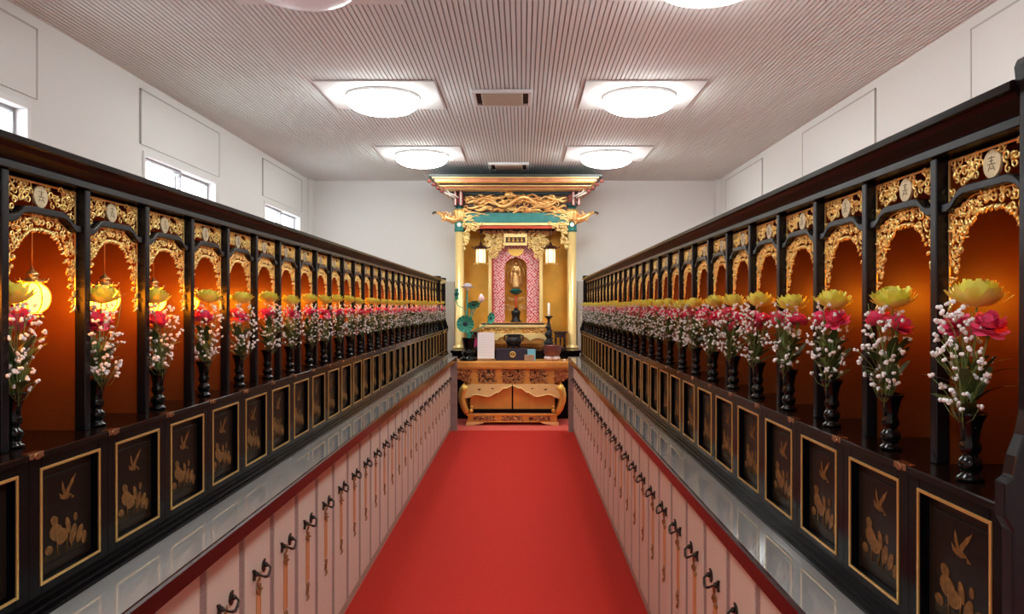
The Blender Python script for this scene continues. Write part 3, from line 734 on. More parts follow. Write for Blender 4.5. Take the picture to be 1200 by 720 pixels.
# ------------------------------------------------------------------ the altar at the far end
CX = -0.085                                  # its middle
ra = random.Random(5)
A = thing('altar', 'tall gilded altar with carved roof standing against the end wall', 'altar', (0, 0, 0))
YP = 10.03                                   # pillar line
ZD = 0.848                                   # top of the black platform
b = MB(); b.box(CX - 0.79, CX + 0.80, 9.56, 10.66, 0.0, ZD - 0.03); b.box(CX - 0.808, CX + 0.815, 9.535, 10.66, ZD - 0.03, ZD)
b.box(CX - 0.80, CX + 0.81, 9.545, 10.66, 0.0, 0.06)
b.build('platform', M['lacquer'], A, bevel=0.004)
PXL, PXR = CX - 0.732, CX + 0.732            # pillar centres
ZG0, ZG1 = PZ(272, YP), PZ(243, YP)
for x in (PXL, PXR):
    m = MB(); m.lathe([(0.085, 0), (0.088, 0.012), (0.080, 0.030), (0.062, 0.040), (0.058, 0.055), (0.058, ZG0 - ZD)], (x, YP, ZD), 24)
    m.build('pillar', M['altar_gold_pale'], A)
    m = MB(); m.lathe([(0.056, PZ(228, YP)), (0.056, ZG1 + 0.03)], (x, YP, 0), 12); m.build('upper_column', M['bracket'], A)
    m = MB(); m.lathe([(0.060, ZG0), (0.068, ZG0 + 0.004), (0.068, ZG0 + 0.03), (0.064, ZG0 + 0.035), (0.064, ZG0 + 0.15), (0.055, ZG0 + 0.155), (0.055, ZG1)], (x, YP, 0), 24)
    pc = m.build('painted_capital', M['teal_dark'], A)
    MB().prism([(x + 0.028 * math.cos(2 * PI * i / 16), PZ(264, YP) + 0.028 * math.sin(2 * PI * i / 16)) for i in range(16)], lambda a, c, h: (a, h, c), YP - 0.075, YP - 0.058).build('white_boss', M['white_paint'], pc)
    m = MB(); m.lathe([(0.055, 0), (0.075, 0.012), (0.078, 0.04), (0.06, 0.055), (0.02, 0.062)], (x, YP - 0.005, ZG1 - 0.002), 6); m.build('cap_knob', M['navy'], A)
    m = MB(); m.lathe([(0.066, PZ(260, YP)), (0.078, PZ(257, YP)), (0.070, PZ(253, YP)), (0.080, PZ(249, YP)), (0.068, PZ(245.5, YP))], (x, YP, 0), 48, 8, 0.12); m.build('carved_collar', M['carve_gold'], A)
# backboard of gold leaf, side cheeks and dais
b = MB(); b.box(PXL, PXR, 10.56, 10.60, ZD, PZ(250, YP)); b.build('gold_backboard', M['altar_back'], A)
b = MB(); b.box(PXL - 0.03, PXL + 0.012, YP + 0.05, 10.56, ZD, PZ(250, YP)); b.box(PXR - 0.012, PXR + 0.03, YP + 0.05, 10.56, ZD, PZ(250, YP)); b.build('side_board', M['altar_back'], A)
YD = 10.20
b = MB(); b.box(CX - 0.46, CX + 0.46, YD, 10.555, ZD, 1.16); b.box(CX - 0.48, CX + 0.48, YD - 0.02, 10.555, 1.16, 1.185); b.build('dais', M['altar_orange'], A, bevel=0.004)
# main beams over the opening
x0, x1 = PXL + 0.03, PXR - 0.03
b = MB(); b.box(x0, x1, YP - 0.045, YP + 0.045, PZ(261.5, YP), PZ(250, YP)); tb = b.build('teal_beam', M['teal_beam'], A, bevel=0.006)
def apx(a, c, h): return (PX(a, YP), YP - 0.046 - h, PZ(c, YP))
b = MB()
for sg, e in ((1, 543.5), (-1, 666.5)):       # pale scroll fans at both ends of the beam
    for q, (L, c, rr) in enumerate(((26, 252.5, 2.2), (19, 255.5, 2.6), (13, 258.5, 2.6), (30, 250.8, 1.6))):
        pts = [apx(e + sg * L * t, c + 1.8 * math.sin(t * 5 + q) + (1 - t) * 1.0, 0.006) for t in [i / 9 for i in range(10)]]
        b.tube(pts, lambda t: 0.017 * (1 - 0.85 * t), 5)
    spiral(b, lambda a, c, h: apx(a, c, h), e + sg * 8, 255.5, 4.5, 1.2, 0.6, sg, 0.011, h=0.006)
b.build('scroll_fan', M['altar_gold_pale'], tb)
b = MB(); b.box(x0, x1, YP - 0.050, YP + 0.04, PZ(264.5, YP), PZ(261.8, YP)); b.build('gold_fillet', M['altar_gold_pale'], A)
b = MB(); b.box(x0, x1, YP - 0.030, YP + 0.04, PZ(268, YP), PZ(264.7, YP)); b.build('vermilion_batten', M['red_paint'], A)
# dragon and cloud frieze
YF = YP - 0.02
b = MB(); b.box(PX(541, YF), PX(667, YF), YF + 0.0, YF + 0.05, PZ(250, YF), PZ(228.2, YF)); fz = b.build('frieze_ground', M['carve_bg'], A)
fx = lambda a, c, h: (PX(a, YF), YF - h, PZ(c, YF))
b = MB()
for q in range(62):                             # waves and clouds
    c = ra.uniform(229.5, 248.8); a = ra.uniform(541, 652); L = ra.uniform(10, 24); ph = ra.uniform(0, 6)
    pts = [fx(min(666.5, a + L * t), c + 1.5 * math.sin(ph + t * 6), 0.012 + 0.012 * math.sin(PI * t)) for t in [i / 8 for i in range(9)]]
    b.tube(pts, lambda t: 0.006 + 0.014 * math.sin(PI * min(1, t * 0.95 + 0.03)), 5)
for q in range(26):
    spiral(b, fx, ra.uniform(544, 664), ra.uniform(232, 247), ra.uniform(2.2, 4), 1.2, ra.uniform(0, 6), ra.choice((-1, 1)), 0.010, h=0.012)
b.build('cloud_carving', M['carve_gold'], fz)
b = MB()                                        # the dragon's coiling body, head and claws
body = [fx(556 + 96 * t, 239 - 5.5 * math.sin(t * 13) - 2 * math.sin(PI * t), 0.045 + 0.03 * math.cos(t * 13)) for t in [i / 40 for i in range(41)]]
b.tube(body, lambda t: 0.010 + 0.022 * math.sin(PI * min(1, t * 0.9 + 0.06)), 8)
for i in range(2, 39, 2):
    p = Vector(body[i]); b.blob(p + Vector((0, -0.012, 0.030)), 0.010, 0.008, 0.014, n=5, m=4)
hd = Vector(fx(597, 229.5, 0.085))
b.blob(hd, 0.065, 0.05, 0.042, 10, 7); b.blob(hd + Vector((0.055, -0.012, -0.014)), 0.045, 0.035, 0.022, 8, 6)
for sg in (-1, 1):
    b.tube([hd + Vector((-0.02, -0.02, 0.03)), hd + Vector((-0.07, -0.03, 0.055 + 0.01 * sg)), hd + Vector((-0.12, -0.02, 0.045 + 0.02 * sg))], lambda t: 0.012 * (1 - 0.8 * t), 5)
    b.blob(hd + Vector((0.02, -0.045, 0.018 * sg + 0.006)), 0.013)
for (a, c) in ((575, 244), (612, 245), (632, 233), (588, 246)):
    for q in range(4):
        th = -PI / 2 + (q - 1.5) * 0.5
        b.tube([fx(a, c, 0.05), fx(a + 3 * math.cos(th), c - 3 * math.sin(th), 0.07), fx(a + 5 * math.cos(th), c - 4 * math.sin(th), 0.045)], lambda t: 0.010 * (1 - 0.7 * t), 5)
b.build('dragon_carving', M['carve_gold'], fz)
# stepped eaves, each course set back under the one above
def course(name, xl, xr, yt, yb, Y, m, deep=None):
    z1_, z0_ = PZ(yt, Y), PZ(yb, Y)
    bb = MB(); bb.box(PX(xl, Y), PX(xr, Y), Y, 10.64, z0_, z1_); return bb.build(name, m, A, bevel=0.004)
course('roof_edge', 501.5, 706.5, 204.0, 207.0, 9.50, M['eave_dark'])
course('eave_fillet', 506, 702, 207.2, 208.6, 9.525, M['altar_gold_pale'])
course('eave_course', 509, 699, 208.8, 213.0, 9.56, M['red_gold'])
course('eave_fillet', 511, 697, 213.1, 214.2, 9.58, M['altar_gold'])
course('eave_course', 515, 693, 214.3, 216.6, 9.63, M['carve_bg'])
course('eave_fillet', 515, 693, 216.7, 218.2, 9.66, M['altar_gold_pale'])
course('eave_course', 518, 690, 218.3, 220.6, 9.72, M['red_gold'])
course('eave_fillet', 520, 688, 220.7, 222.0, 9.76, M['altar_gold_pale'])
course('eave_course', 526, 682, 222.1, 228.0, 9.97, M['navy'])
# drooping pale corbels at the roof corners
b = MB()
for sg, xe in ((1, 518), (-1, 690)):
    for off in (0, 5):
        pts = [(PX(xe + sg * (0 + off), 9.8), 9.80, PZ(222.5, 9.8)), (PX(xe + sg * (3 + off), 9.8), 9.80, PZ(226, 9.8)), (PX(xe + sg * (8 + off), 9.8), 9.82, PZ(228, 9.8)), (PX(xe + sg * (14 + off), 9.8), 9.86, PZ(231, 9.8))]
        b.tube(pts, 0.013 if not off else 0.009, 6)
b.build('corner_corbel', M['white_paint'], A)
b = MB()
for sg, xe in ((1, 503), (-1, 705)):
    for q in range(4):
        b.blob((PX(xe + sg * q * 5.0, 9.56 + 0.07 * q), 9.56 + 0.07 * q, PZ(212.5 + 4.0 * q, 9.56 + 0.07 * q)), 0.03, 0.05, 0.022, 8, 5)
b.build('corner_rafter', M['bracket'], A)
for xa in (531, 669):                         # striped little columns beside the frieze
    for q in range(2):
        m = MB(); xx = PX(xa + 1 + q * 6.5, 9.94); m.box(xx, xx + 0.040, 9.90, 9.96, PZ(241, 9.93), PZ(222, 9.93)); bc = m.build('bracket_column', M['bracket'], A, bevel=0.004)
        MB().box(xx + 0.014, xx + 0.024, 9.893, 9.899, PZ(240, 9.9), PZ(224, 9.9)).build('pale_stripe', M['white_paint'], bc)
# carved nosings that jut out sideways from the pillars
for sg, xe in ((-1, 534), (1, 674)):
    b = MB(); Yn = YP - 0.01; nx = lambda a, c, h: (PX(xe + sg * a, Yn), Yn - h, PZ(c, Yn))
    b.tube([nx(-3, 257, 0), nx(4, 258, 0.02), nx(10, 256, 0.03), nx(16, 252, 0.03), nx(21, 249, 0.02)], lambda t: 0.062 * (1 - 0.72 * t), 10)
    b.tube([nx(18, 251, 0.03), nx(23, 249, 0.02), nx(26, 250.5, 0.01), nx(25, 252.5, 0.01)], lambda t: 0.018 * (1 - 0.6 * t), 6)
    for q in range(12):
        spiral(b, nx, ra.uniform(0, 15), ra.uniform(250, 261), ra.uniform(1.8, 3), 1.1, ra.uniform(0, 6), ra.choice((-1, 1)), 0.009, h=0.05)
    for q in range(6): leafy(b, nx, ra.uniform(0, 14), ra.uniform(252, 260), 5, ra.uniform(0, 6), 0.010, 0.05)
    nb = b.build('carved_nosing', M['carve_gold'], A)
    b = MB(); b.tube([nx(22, 249.5, 0.03), nx(25.5, 249.4, 0.02), nx(27, 251, 0.02)], 0.013, 6); b.build('dark_tip', M['eave_dark'], nb)
# openwork spandrels inside the pillars
for sg, xe in ((1, 543), (-1, 665)):
    b = MB(); Ys = YP - 0.01; sx = lambda a, c, h: (PX(xe + sg * a, Ys), Ys - 0.03 - h, PZ(c, Ys))
    def ins(a, c): return a > 0.5 and c > 262 and ((c < 262 + 14 * max(0, 1 - a / 22.0) ** 0.7 + 1) or (a < 7 and c < 295 - a * 1.5))
    carve(b, sx, ins, (0.5, 21, 263, 296), 2.2, 0.011, ra, 1.0)
    b.build('carved_spandrel', M['altar_gold_pale'], A)
# dark lattice band and carved leaf hangings above the shrine
YL = 10.13
b = MB(); b.box(PX(560, YL), PX(650, YL), YL + 0.012, YL + 0.03, PZ(273, YL), PZ(264, YL)); lb = b.build('lattice_ground', M['carve_bg'], A)
lx = lambda a, c, h: (PX(a, YL), YL - h, PZ(c, YL))
b = MB(); carve(b, lx, lambda a, c: True, (561, 649, 266, 272), 2.0, 0.008, ra, 0.7); b.build('lattice_carving', M['carve_red'], lb)
YS = 10.17
sxf = lambda a, c, h: (PX(a, YS), YS - h, PZ(c, YS))
for (a0, a1) in ((569, 591), (618, 640)):
    b = MB(); out = 1 if a0 < 600 else -1
    def ins2(a, c):
        t = (a - a0) / (a1 - a0); t = t if out > 0 else 1 - t
        return c < 289 + 17 * (1 - abs(t - 0.42) * 1.9)
    carve(b, sxf, ins2, (a0, a1, 273, 306), 2.0, 0.0095, ra, 1.0)
    b.build('leaf_carving', M['altar_gold_pale'], A)
# inner frame posts and head
for xa in (572.0, 632.0):
    b = MB(); b.box(PX(xa, YS), PX(xa + 4.2, YS), YS + 0.005, YS + 0.05, 1.185, PZ(288, YS)); b.build('inner_post', M['altar_gold_pale'], A, bevel=0.006)
# name plaque, a carved tablet in a gilt frame
pl = thing('name_plaque', 'gilt framed tablet with dark carved middle above the statue', 'plaque', (0, 0, 0))
b = MB(); Yq = 10.12
for (xa, xb, ya, yb) in ((590.5, 617.5, 273.5, 278.2), (590.5, 617.5, 284.5, 288), (590.5, 592.5, 278.2, 284.5), (615.5, 617.5, 278.2, 284.5)):
    b.box(PX(xa, Yq), PX(xb, Yq), Yq, Yq + 0.035, PZ(yb, Yq), PZ(ya, Yq))
b.build('frame', M['altar_gold_pale'], pl, bevel=0.004)
MB().box(PX(592.4, Yq), PX(615.6, Yq), Yq + 0.015, Yq + 0.03, PZ(284.6, Yq), PZ(278.1, Yq)).build('panel', M['carve_bg'], pl)
b = MB()
for q in range(4):
    cx_, cz_ = PX(596.5 + q * 5, Yq), PZ(281.4, Yq)
    for (p, q_) in (((-0.018, 0.02), (0.018, 0.02)), ((0, 0.028), (0, -0.028)), ((-0.018, 0), (0.018, 0)), ((-0.004, 0), (-0.018, -0.026)), ((0.004, 0), (0.018, -0.026))):
        b.tube([(cx_ + p[0], Yq + 0.013, cz_ + p[1]), (cx_ + q_[0], Yq + 0.013, cz_ + q_[1])], 0.0035, 4)
b.build('characters', M['altar_gold'], pl)
# pink brocade hanging with a pointed opening
Yb_ = 10.27
out = [(577.5, 380), (577.5, 286), (631.5, 286), (631.5, 380), (617.5, 380), (617.5, 312), (616, 307), (611, 303.5), (604.5, 301.5), (598, 303.5), (593, 307), (591.5, 312), (591.5, 380)]
b = MB(); b.prism(out, lambda a, c, h: (PX(a, Yb_), h, PZ(c, Yb_)), Yb_, Yb_ + 0.008)
tag(b.build('brocade_hanging', M['brocade']), 'pink patterned brocade hanging in an arch round the standing statue', 'hanging')
b = MB(); Yc_ = 10.25; cc = (604.5, 292)
b.prism([(PX(cc[0] + 9.5 * math.cos(t), Yc_), PZ(cc[1] + 8.5 * math.sin(t), Yc_)) for t in [PI * i / 14 for i in range(15)]] + [], lambda a, c, h: (a, h, c), Yc_, Yc_ + 0.012)
b.build('gilt_lunette', M['altar_gold'], A)
# red edge strips of the shrine opening
b = MB()
for xa in (576.6, 631.6): b.box(PX(xa, 10.24), PX(xa + 1.4, 10.24), 10.24, 10.26, 1.185, PZ(300, 10.24))
b.build('red_edge', M['red_paint'], A)

# ---------------- statue: a standing gilded figure with a halo on a lotus stand
YT = 10.36
def T(px, py): return Vector((PX(px, YT), YT, PZ(py, YT)))
st = thing('buddha_statue', 'small gilded standing statue with halo on dark lotus stand in the shrine', 'statue', (0, 0, 0))
sk = bpy.data.meshes.new('body'); SC = 0.36
J = {'pel': (0, 0, .50), 'waist': (0, 0, .60), 'chest': (0, -.01, .74), 'neck': (0, -.01, .84), 'head': (0, -.02, .90), 'crown': (0, -.01, .965), 'knot': (0, 0, 1.0),
     'shL': (-.11, 0, .79), 'elL': (-.15, -.02, .64), 'haL': (-.10, -.11, .66), 'fiL': (-.09, -.13, .73), 'shR': (.11, 0, .79), 'elR': (.15, -.02, .62), 'haR': (.12, -.10, .52), 'fiR': (.12, -.13, .46),
     'hipL': (-.05, 0, .44), 'knL': (-.055, -.01, .24), 'anL': (-.055, 0, .05), 'toL': (-.055, -.06, .02), 'hipR': (.05, 0, .44), 'knR': (.055, -.01, .24), 'anR': (.055, 0, .05), 'toR': (.055, -.06, .02)}
E = [('pel','waist'),('waist','chest'),('chest','neck'),('neck','head'),('head','crown'),('crown','knot'),('chest','shL'),('shL','elL'),('elL','haL'),('haL','fiL'),('chest','shR'),('shR','elR'),('elR','haR'),('haR','fiR'),('pel','hipL'),('hipL','knL'),('knL','anL'),('anL','toL'),('pel','hipR'),('hipR','knR'),('knR','anR'),('anR','toR')]
RAD = {'pel': .10, 'waist': .085, 'chest': .10, 'neck': .035, 'head': .058, 'crown': .045, 'knot': .02, 'shL': .055, 'elL': .045, 'haL': .028, 'fiL': .016, 'shR': .055, 'elR': .045, 'haR': .028, 'fiR': .016, 'hipL': .085, 'knL': .075, 'anL': .05, 'toL': .025, 'hipR': .085, 'knR': .075, 'anR': .05, 'toR': .025}
ks = list(J); sk.from_pydata([Vector(J[k]) * SC for k in ks], [(ks.index(a), ks.index(c)) for a, c in E], [])
tmp = bpy.data.objects.new('body_tmp', sk); COL.objects.link(tmp)
tmp.modifiers.new('skin', 'SKIN'); sv = sk.skin_vertices
if not sv: pass
for i, k in enumerate(ks):
    sk.skin_vertices[0].data[i].radius = (RAD[k] * SC, RAD[k] * SC)
    sk.skin_vertices[0].data[i].use_root = (k == 'pel')
tmp.modifiers.new('sub', 'SUBSURF').levels = 2
dg = bpy.context.evaluated_depsgraph_get(); bm_ = bpy.data.meshes.new_from_object(tmp.evaluated_get(dg)); bpy.data.objects.remove(tmp)
bm_.materials.clear(); bm_.materials.append(M['statue'])
for p in bm_.polygons: p.use_smooth = True
bm_.name = 'body'
place('body', bm_, st, T(604.5, 338.5))
b = MB(); c0 = T(604.5, 338.5)                                       # robe: flaring skirt with folds and sleeves
b.lathe([(0.064, 0.008), (0.060, 0.04), (0.048, 0.14), (0.043, 0.20), (0.040, 0.215)], c0, 24, 12, 0.10, 1, 0.7)
for sg in (-1, 1):
    b.tube([c0 + Vector((sg * 0.05, -0.02, 0.235)), c0 + Vector((sg * 0.062, -0.02, 0.17)), c0 + Vector((sg * 0.066, -0.01, 0.08)), c0 + Vector((sg * 0.06, 0, 0.03))], lambda t: 0.016 * (1 - 0.5 * t), 7, flat=0.5)
b.tube([c0 + Vector((-0.03, -0.04, 0.28)), c0 + Vector((0.0, -0.045, 0.245)), c0 + Vector((0.035, -0.035, 0.20))], 0.010, 6)
b.build('robe', M['statue'], st)
b = MB()                                                             # boat shaped halo with openwork flames
oh = lambda t: (0.115 * math.sin(t) * (1 if math.cos(t) < 0.2 else 1 - 0.35 * math.cos(t)), 0.20 - 0.20 * math.cos(PI - t) * (1.05 if math.cos(t) > 0 else 1))
pts = [c0 + Vector((oh(t)[0], 0.06, oh(t)[1])) for t in [2 * PI * i / 36 for i in range(37)]]
b.tube(pts, 0.008, 6)
for i in range(36): b.blob(pts[i] + Vector((0, 0, 0)), 0.014, 0.008, 0.018, 6, 4)
b.tube([c0 + Vector((0.05 * math.cos(2 * PI * i / 20), 0.055, 0.335 + 0.05 * math.sin(2 * PI * i / 20))) for i in range(21)], 0.006, 5)
for i in range(12):
    a = 2 * PI * i / 12; b.tube([c0 + Vector((0.05 * math.cos(a), 0.055, 0.335 + 0.05 * math.sin(a))), c0 + Vector((0.085 * math.cos(a), 0.058, 0.30 + 0.10 * math.sin(a)))], 0.004, 4)
b.build('halo', M['statue'], st)
b = MB(); l0 = T(604.5, 344.5)
for lay in range(3):
    for i in range(14):
        a = 2 * PI * (i + 0.5 * (lay % 2)) / 14; petal(b, (l0.x + 0.03 * math.cos(a), l0.y + 0.03 * math.sin(a), l0.z + 0.012 * lay), a, -0.1 + 0.25 * lay, 0.9 + 0.2 * lay, 0.075 - 0.012 * lay, 0.04, 0.5)
b.lathe([(0.01, -0.012), (0.05, 0.0), (0.062, 0.030), (0.064, 0.062), (0.02, 0.066)], l0, 20)
b.build('lotus_seat', M['teal_dark'], st)
b = MB(); zb = PZ(379, YT)
b.lathe([(0.018, PZ(347, YT)), (0.013, PZ(352, YT)), (0.020, PZ(354, YT)), (0.012, PZ(358, YT)), (0.016, PZ(364, YT))], (l0.x, l0.y, 0), 12); b.build('red_stem', M['red_paint'], st)
b = MB()
for lay, (w_, zz) in enumerate(((0.115, 351), (0.125, 359), (0.135, 362.5))):
    for sg in (-1, 1):
        for q in range(3): spiral(b, lambda a, c, h: (l0.x + a, l0.y - 0.01 - h, PZ(zz, YT) + c), sg * w_ * (0.35 + 0.3 * q), 0.006 * q, 0.022, 1.2, 0.5 * q, sg, 0.006, h=0.004)
        b.tube([(l0.x + sg * 0.01, l0.y, PZ(zz + 2, YT)), (l0.x + sg * w_ * 0.6, l0.y - 0.01, PZ(zz + 1.5, YT)), (l0.x + sg * w_, l0.y - 0.01, PZ(zz - 1, YT))], 0.007, 5)
b.build('scroll_tier', M['statue'], st)
b = MB(); b.lathe([(0.075, 1.186), (0.078, 1.20), (0.055, 1.215), (0.050, 1.27), (0.062, 1.30), (0.060, 1.335), (0.030, 1.36), (0.018, 1.375)], (l0.x, l0.y, 0), 6); b.build('black_pedestal', M['black_metal'], st)

# ---------------- two hanging shrine lanterns
def shrine_lantern(px, label):
    Y = 10.06; x = PX(px, Y); t = thing('shrine_lantern', label, 'lantern', (x, Y, 0), 0, 'lanterns hanging in the altar')
    zt, zb_ = PZ(292, Y), PZ(308.5, Y)
    MB().lathe([(0.062, zb_), (0.062, zt)], (0, 0, 0), 6, smooth=False).build('lantern_body', M['shrine_lantern'], t)
    f = MB()
    for i in range(6):
        a = 2 * PI * i / 6; f.tube([(0.063 * math.cos(a), 0.063 * math.sin(a), zb_), (0.063 * math.cos(a), 0.063 * math.sin(a), zt)], 0.0055, 4)
        a2 = a + PI / 3
        for zz in (zt, zb_): f.tube([(0.064 * math.cos(a), 0.064 * math.sin(a), zz), (0.064 * math.cos(a2), 0.064 * math.sin(a2), zz)], 0.006, 4)
        f.tube([(0.062 * math.cos(a), 0.062 * math.sin(a), zb_), (0.085 * math.cos(a), 0.085 * math.sin(a), zb_ - 0.02), (0.092 * math.cos(a), 0.092 * math.sin(a), zb_ - 0.005)], 0.006, 5)
    f.build('gilt_frame', M['altar_gold_pale'], t)
    r = MB(); r.lathe([(0.088, zt), (0.092, zt + 0.012), (0.055, zt + 0.032), (0.026, zt + 0.05), (0.016, zt + 0.066), (0.022, zt + 0.075), (0.004, zt + 0.092)], (0, 0, 0), 6, smooth=False)
    for i in range(6):
        a = 2 * PI * i / 6; r.tube([(0.03 * math.cos(a), 0.03 * math.sin(a), zt + 0.045), (0.09 * math.cos(a), 0.09 * math.sin(a), zt + 0.012), (0.118 * math.cos(a), 0.118 * math.sin(a), zt + 0.022), (0.115 * math.cos(a), 0.115 * math.sin(a), zt + 0.036)], 0.007, 5)
    r.build('roof', M['wood_dark'], t)
    MB().tube([(0, 0, zt + 0.085), (0, 0, PZ(266.5, Y))], 0.005, 5).build('hanger', M['black_metal'], t)
shrine_lantern(563.5, 'hexagonal lantern with dark roof hanging in the altar on the window side')
shrine_lantern(645.0, 'hexagonal lantern with dark roof hanging in the altar above the candlestick')

# ---------------- gilt inner table in front of the statue
YI = 9.80
t = thing('inner_table', 'low gilded table with scalloped apron standing on the black platform', 'table', (0, 0, 0))
def I(px, py): return PX(px, YI), PZ(py, YI)
b = MB(); x0, _ = I(561.5, 0); x1, _ = I(640.5, 0)
b.box(x0, x1, YI, YI + 0.26, PZ(384, YI), PZ(381, YI)); b.build('top', M['altar_gold_pale'], t, bevel=0.005)
b = MB(); b.box(x0 + 0.03, x1 - 0.03, YI + 0.012, YI + 0.25, PZ(380.9, YI), PZ(379, YI)); b.build('red_top_board', M['wood_dark'], t, bevel=0.003)
b = MB(); b.box(PX(566, YI), PX(637, YI), YI + 0.03, YI + 0.24, PZ(391, YI), PZ(384, YI)); wa = b.build('waist', M['altar_gold'], t)
b = MB(); ix = lambda a, c, h: (PX(a, YI), YI + 0.03 - h, PZ(c, YI)); carve(b, ix, lambda a, c: True, (567, 636, 385.5, 390), 1.9, 0.009, ra, 0.8); b.build('waist_carving', M['carve_gold'], wa)
b = MB(); n = 24
bt = [(563 + 77 * i / n, 400.0 - 3.4 * abs(math.sin(i * PI / 6)) - (2.0 if 6 < i < 18 else 0)) for i in range(n + 1)]
b.prism([(563, 391), (640, 391)] + bt[::-1], lambda a, c, h: (PX(a, YI), h, PZ(c, YI)), YI + 0.005, YI + 0.022); b.build('apron', M['altar_gold_pale'], t, bevel=0.003)
b = MB(); b.box(PX(567, YI), PX(636, YI), YI + 0.05, YI + 0.22, PZ(403, YI), PZ(391, YI)); b.build('body', M['altar_orange'], t)
for xa in (563, 634):
    for yy in (YI + 0.01, YI + 0.19):
        b = MB(); xc = PX(xa + 3, YI); zt_ = PZ(392, YI); h_ = zt_ - ZD
        o_ = -1 if xa < 600 else 1
        b.tube([(xc, yy + 0.02, zt_), (xc + o_ * 0.025, yy + 0.015, zt_ - h_ * 0.35), (xc + o_ * 0.01, yy + 0.02, zt_ - h_ * 0.75), (xc + o_ * 0.03, yy + 0.012, ZD + 0.016)], 0.022, 8, 0.016); b.build('leg', M['altar_gold_pale'], t)

# ---------------- big front table with carved waist and scalloped apron
YA = 9.05
tb = thing('offering_table', 'large gilded offering table with curled legs in front of the altar', 'table', (0, 0, 0))
def fpx(a, c, h): return (PX(a, YA), YA - h, PZ(c, YA))
CT = 600.5
b = MB(); b.box(PX(528, YA), PX(673, YA), YA - 0.05, YA + 0.47, PZ(431, YA), PZ(424, YA)); b.box(PX(530, YA), PX(671, YA), YA - 0.04, YA + 0.46, PZ(432.6, YA), PZ(431, YA))
b.build('top', M['altar_orange'], tb, bevel=0.006)
b = MB(); b.box(PX(551, YA), PX(650, YA), YA + 0.015, YA + 0.42, PZ(451, YA), PZ(432, YA)); wst = b.build('waist', M['altar_orange'], tb)
for (a0, a1) in ((560.5, 580), (589, 613.5), (621, 640)):
    b = MB(); b.box(PX(a0, YA), PX(a1, YA), YA + 0.008, YA + 0.02, PZ(448, YA), PZ(433.5, YA)); gp = b.build('dark_panel', M['carve_bg'], wst)
    b = MB(); carve(b, lambda a, c, h: fpx(a, c, h - 0.006), lambda a, c: True, (a0 + 1.5, a1 - 1.5, 435, 447), 2.2, 0.0095, ra, 1.0); b.build('relief', M['carve_red'], gp)
for sg in (-1, 1):                              # carved brackets at both ends
    b = MB(); e = CT + sg * 50
    cx_ = lambda a, c, h: fpx(e + sg * a, c, h)
    b.prism([(0, 432.5), (17, 432.5), (16, 441), (9, 447), (0, 449)], lambda a, c, h: cx_(a, c, h), -0.02, -0.06)
    carve(b, lambda a, c, h: cx_(a, c, h + 0.015), lambda a, c: c < 449 - 0.5 * a, (0.5, 16, 434, 448), 2.3, 0.010, ra, 1.0)
    b.build('carved_bracket', M['carve_red'], tb)
# apron: three cusps each side rising to a point in the middle
half = [(0.5, 452.5), (4, 453.8), (7, 455.6), (10, 455.2), (13, 457.2), (16, 460.6), (19, 460.2), (22, 462.5), (26, 464.9), (30, 465.3), (34, 464.2), (38, 463.2), (42, 462.6), (46, 463.6), (50, 466), (55, 467.5)]
for sg in (-1, 1):
    b = MB(); ol = [(55.5, 467), (58, 458), (55, 451.5), (48, 450), (0.4, 450)]
    pts = half + ol[1:]
    b.prism([(CT + sg * a, c) for a, c in pts], lambda a, c, h: fpx(a, c, h), 0.02, 0.045)
    eye = [(36, 456.0), (41, 455.0), (39, 457.4)], [(21, 455.0), (25, 454.2), (23.5, 456.0)]
    b.tube([fpx(CT + sg * a, c - 0.7, 0.047) for a, c in half], 0.006, 5)
    ap = b.build('apron', M['altar_gold_pale'], tb)
    b = MB()
    for tri in eye: b.prism([(CT + sg * a, c) for a, c in tri], lambda a, c, h: fpx(a, c, h), 0.043, 0.047)
    b.build('pierced_eye', M['carve_bg'], ap)
    # curled legs
    for back in (0, 1):
        b = MB(); yy = YA - 0.02 + back * 0.34
        path = [(53.5, 452.5), (57.5, 457), (58.8, 463), (58.4, 470), (56, 478), (52.5, 484.2)]
        pp = [Vector((PX(CT + sg * a, YA), yy, PZ(c, YA))) for a, c in path]
        b.tube(pp, lambda t: 0.050 - 0.016 * t, 12)
        b.blob(pp[-1] + Vector((-sg * 0.045, 0, 0.03)), 0.026); b.blob(pp[-1] + Vector((-sg * 0.05, -0.005, 0.075)), 0.018)
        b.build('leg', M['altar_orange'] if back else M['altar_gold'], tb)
# inner panels, split in the middle, and black sill
for sg in (-1, 1):
    a0, a1 = (CT - 50, CT - 0.9) if sg < 0 else (CT + 0.9, CT + 50)
    b = MB(); b.box(PX(a0, YA), PX(a1, YA), YA + 0.06, YA + 0.08, PZ(482, YA), PZ(451, YA)); b.build('gold_panel', M['altar_orange'], tb, bevel=0.003)
b = MB(); b.box(PX(CT - 51, YA), PX(CT + 51, YA), YA + 0.082, YA + 0.40, PZ(484, YA), PZ(451.5, YA)); b.build('black_core', M['lacquer'], tb)
b = MB(); b.box(PX(CT - 48, YA), PX(CT + 48, YA), YA + 0.01, YA + 0.06, PZ(484.5, YA), PZ(480, YA)); b.build('black_sill', M['lacquer'], tb)
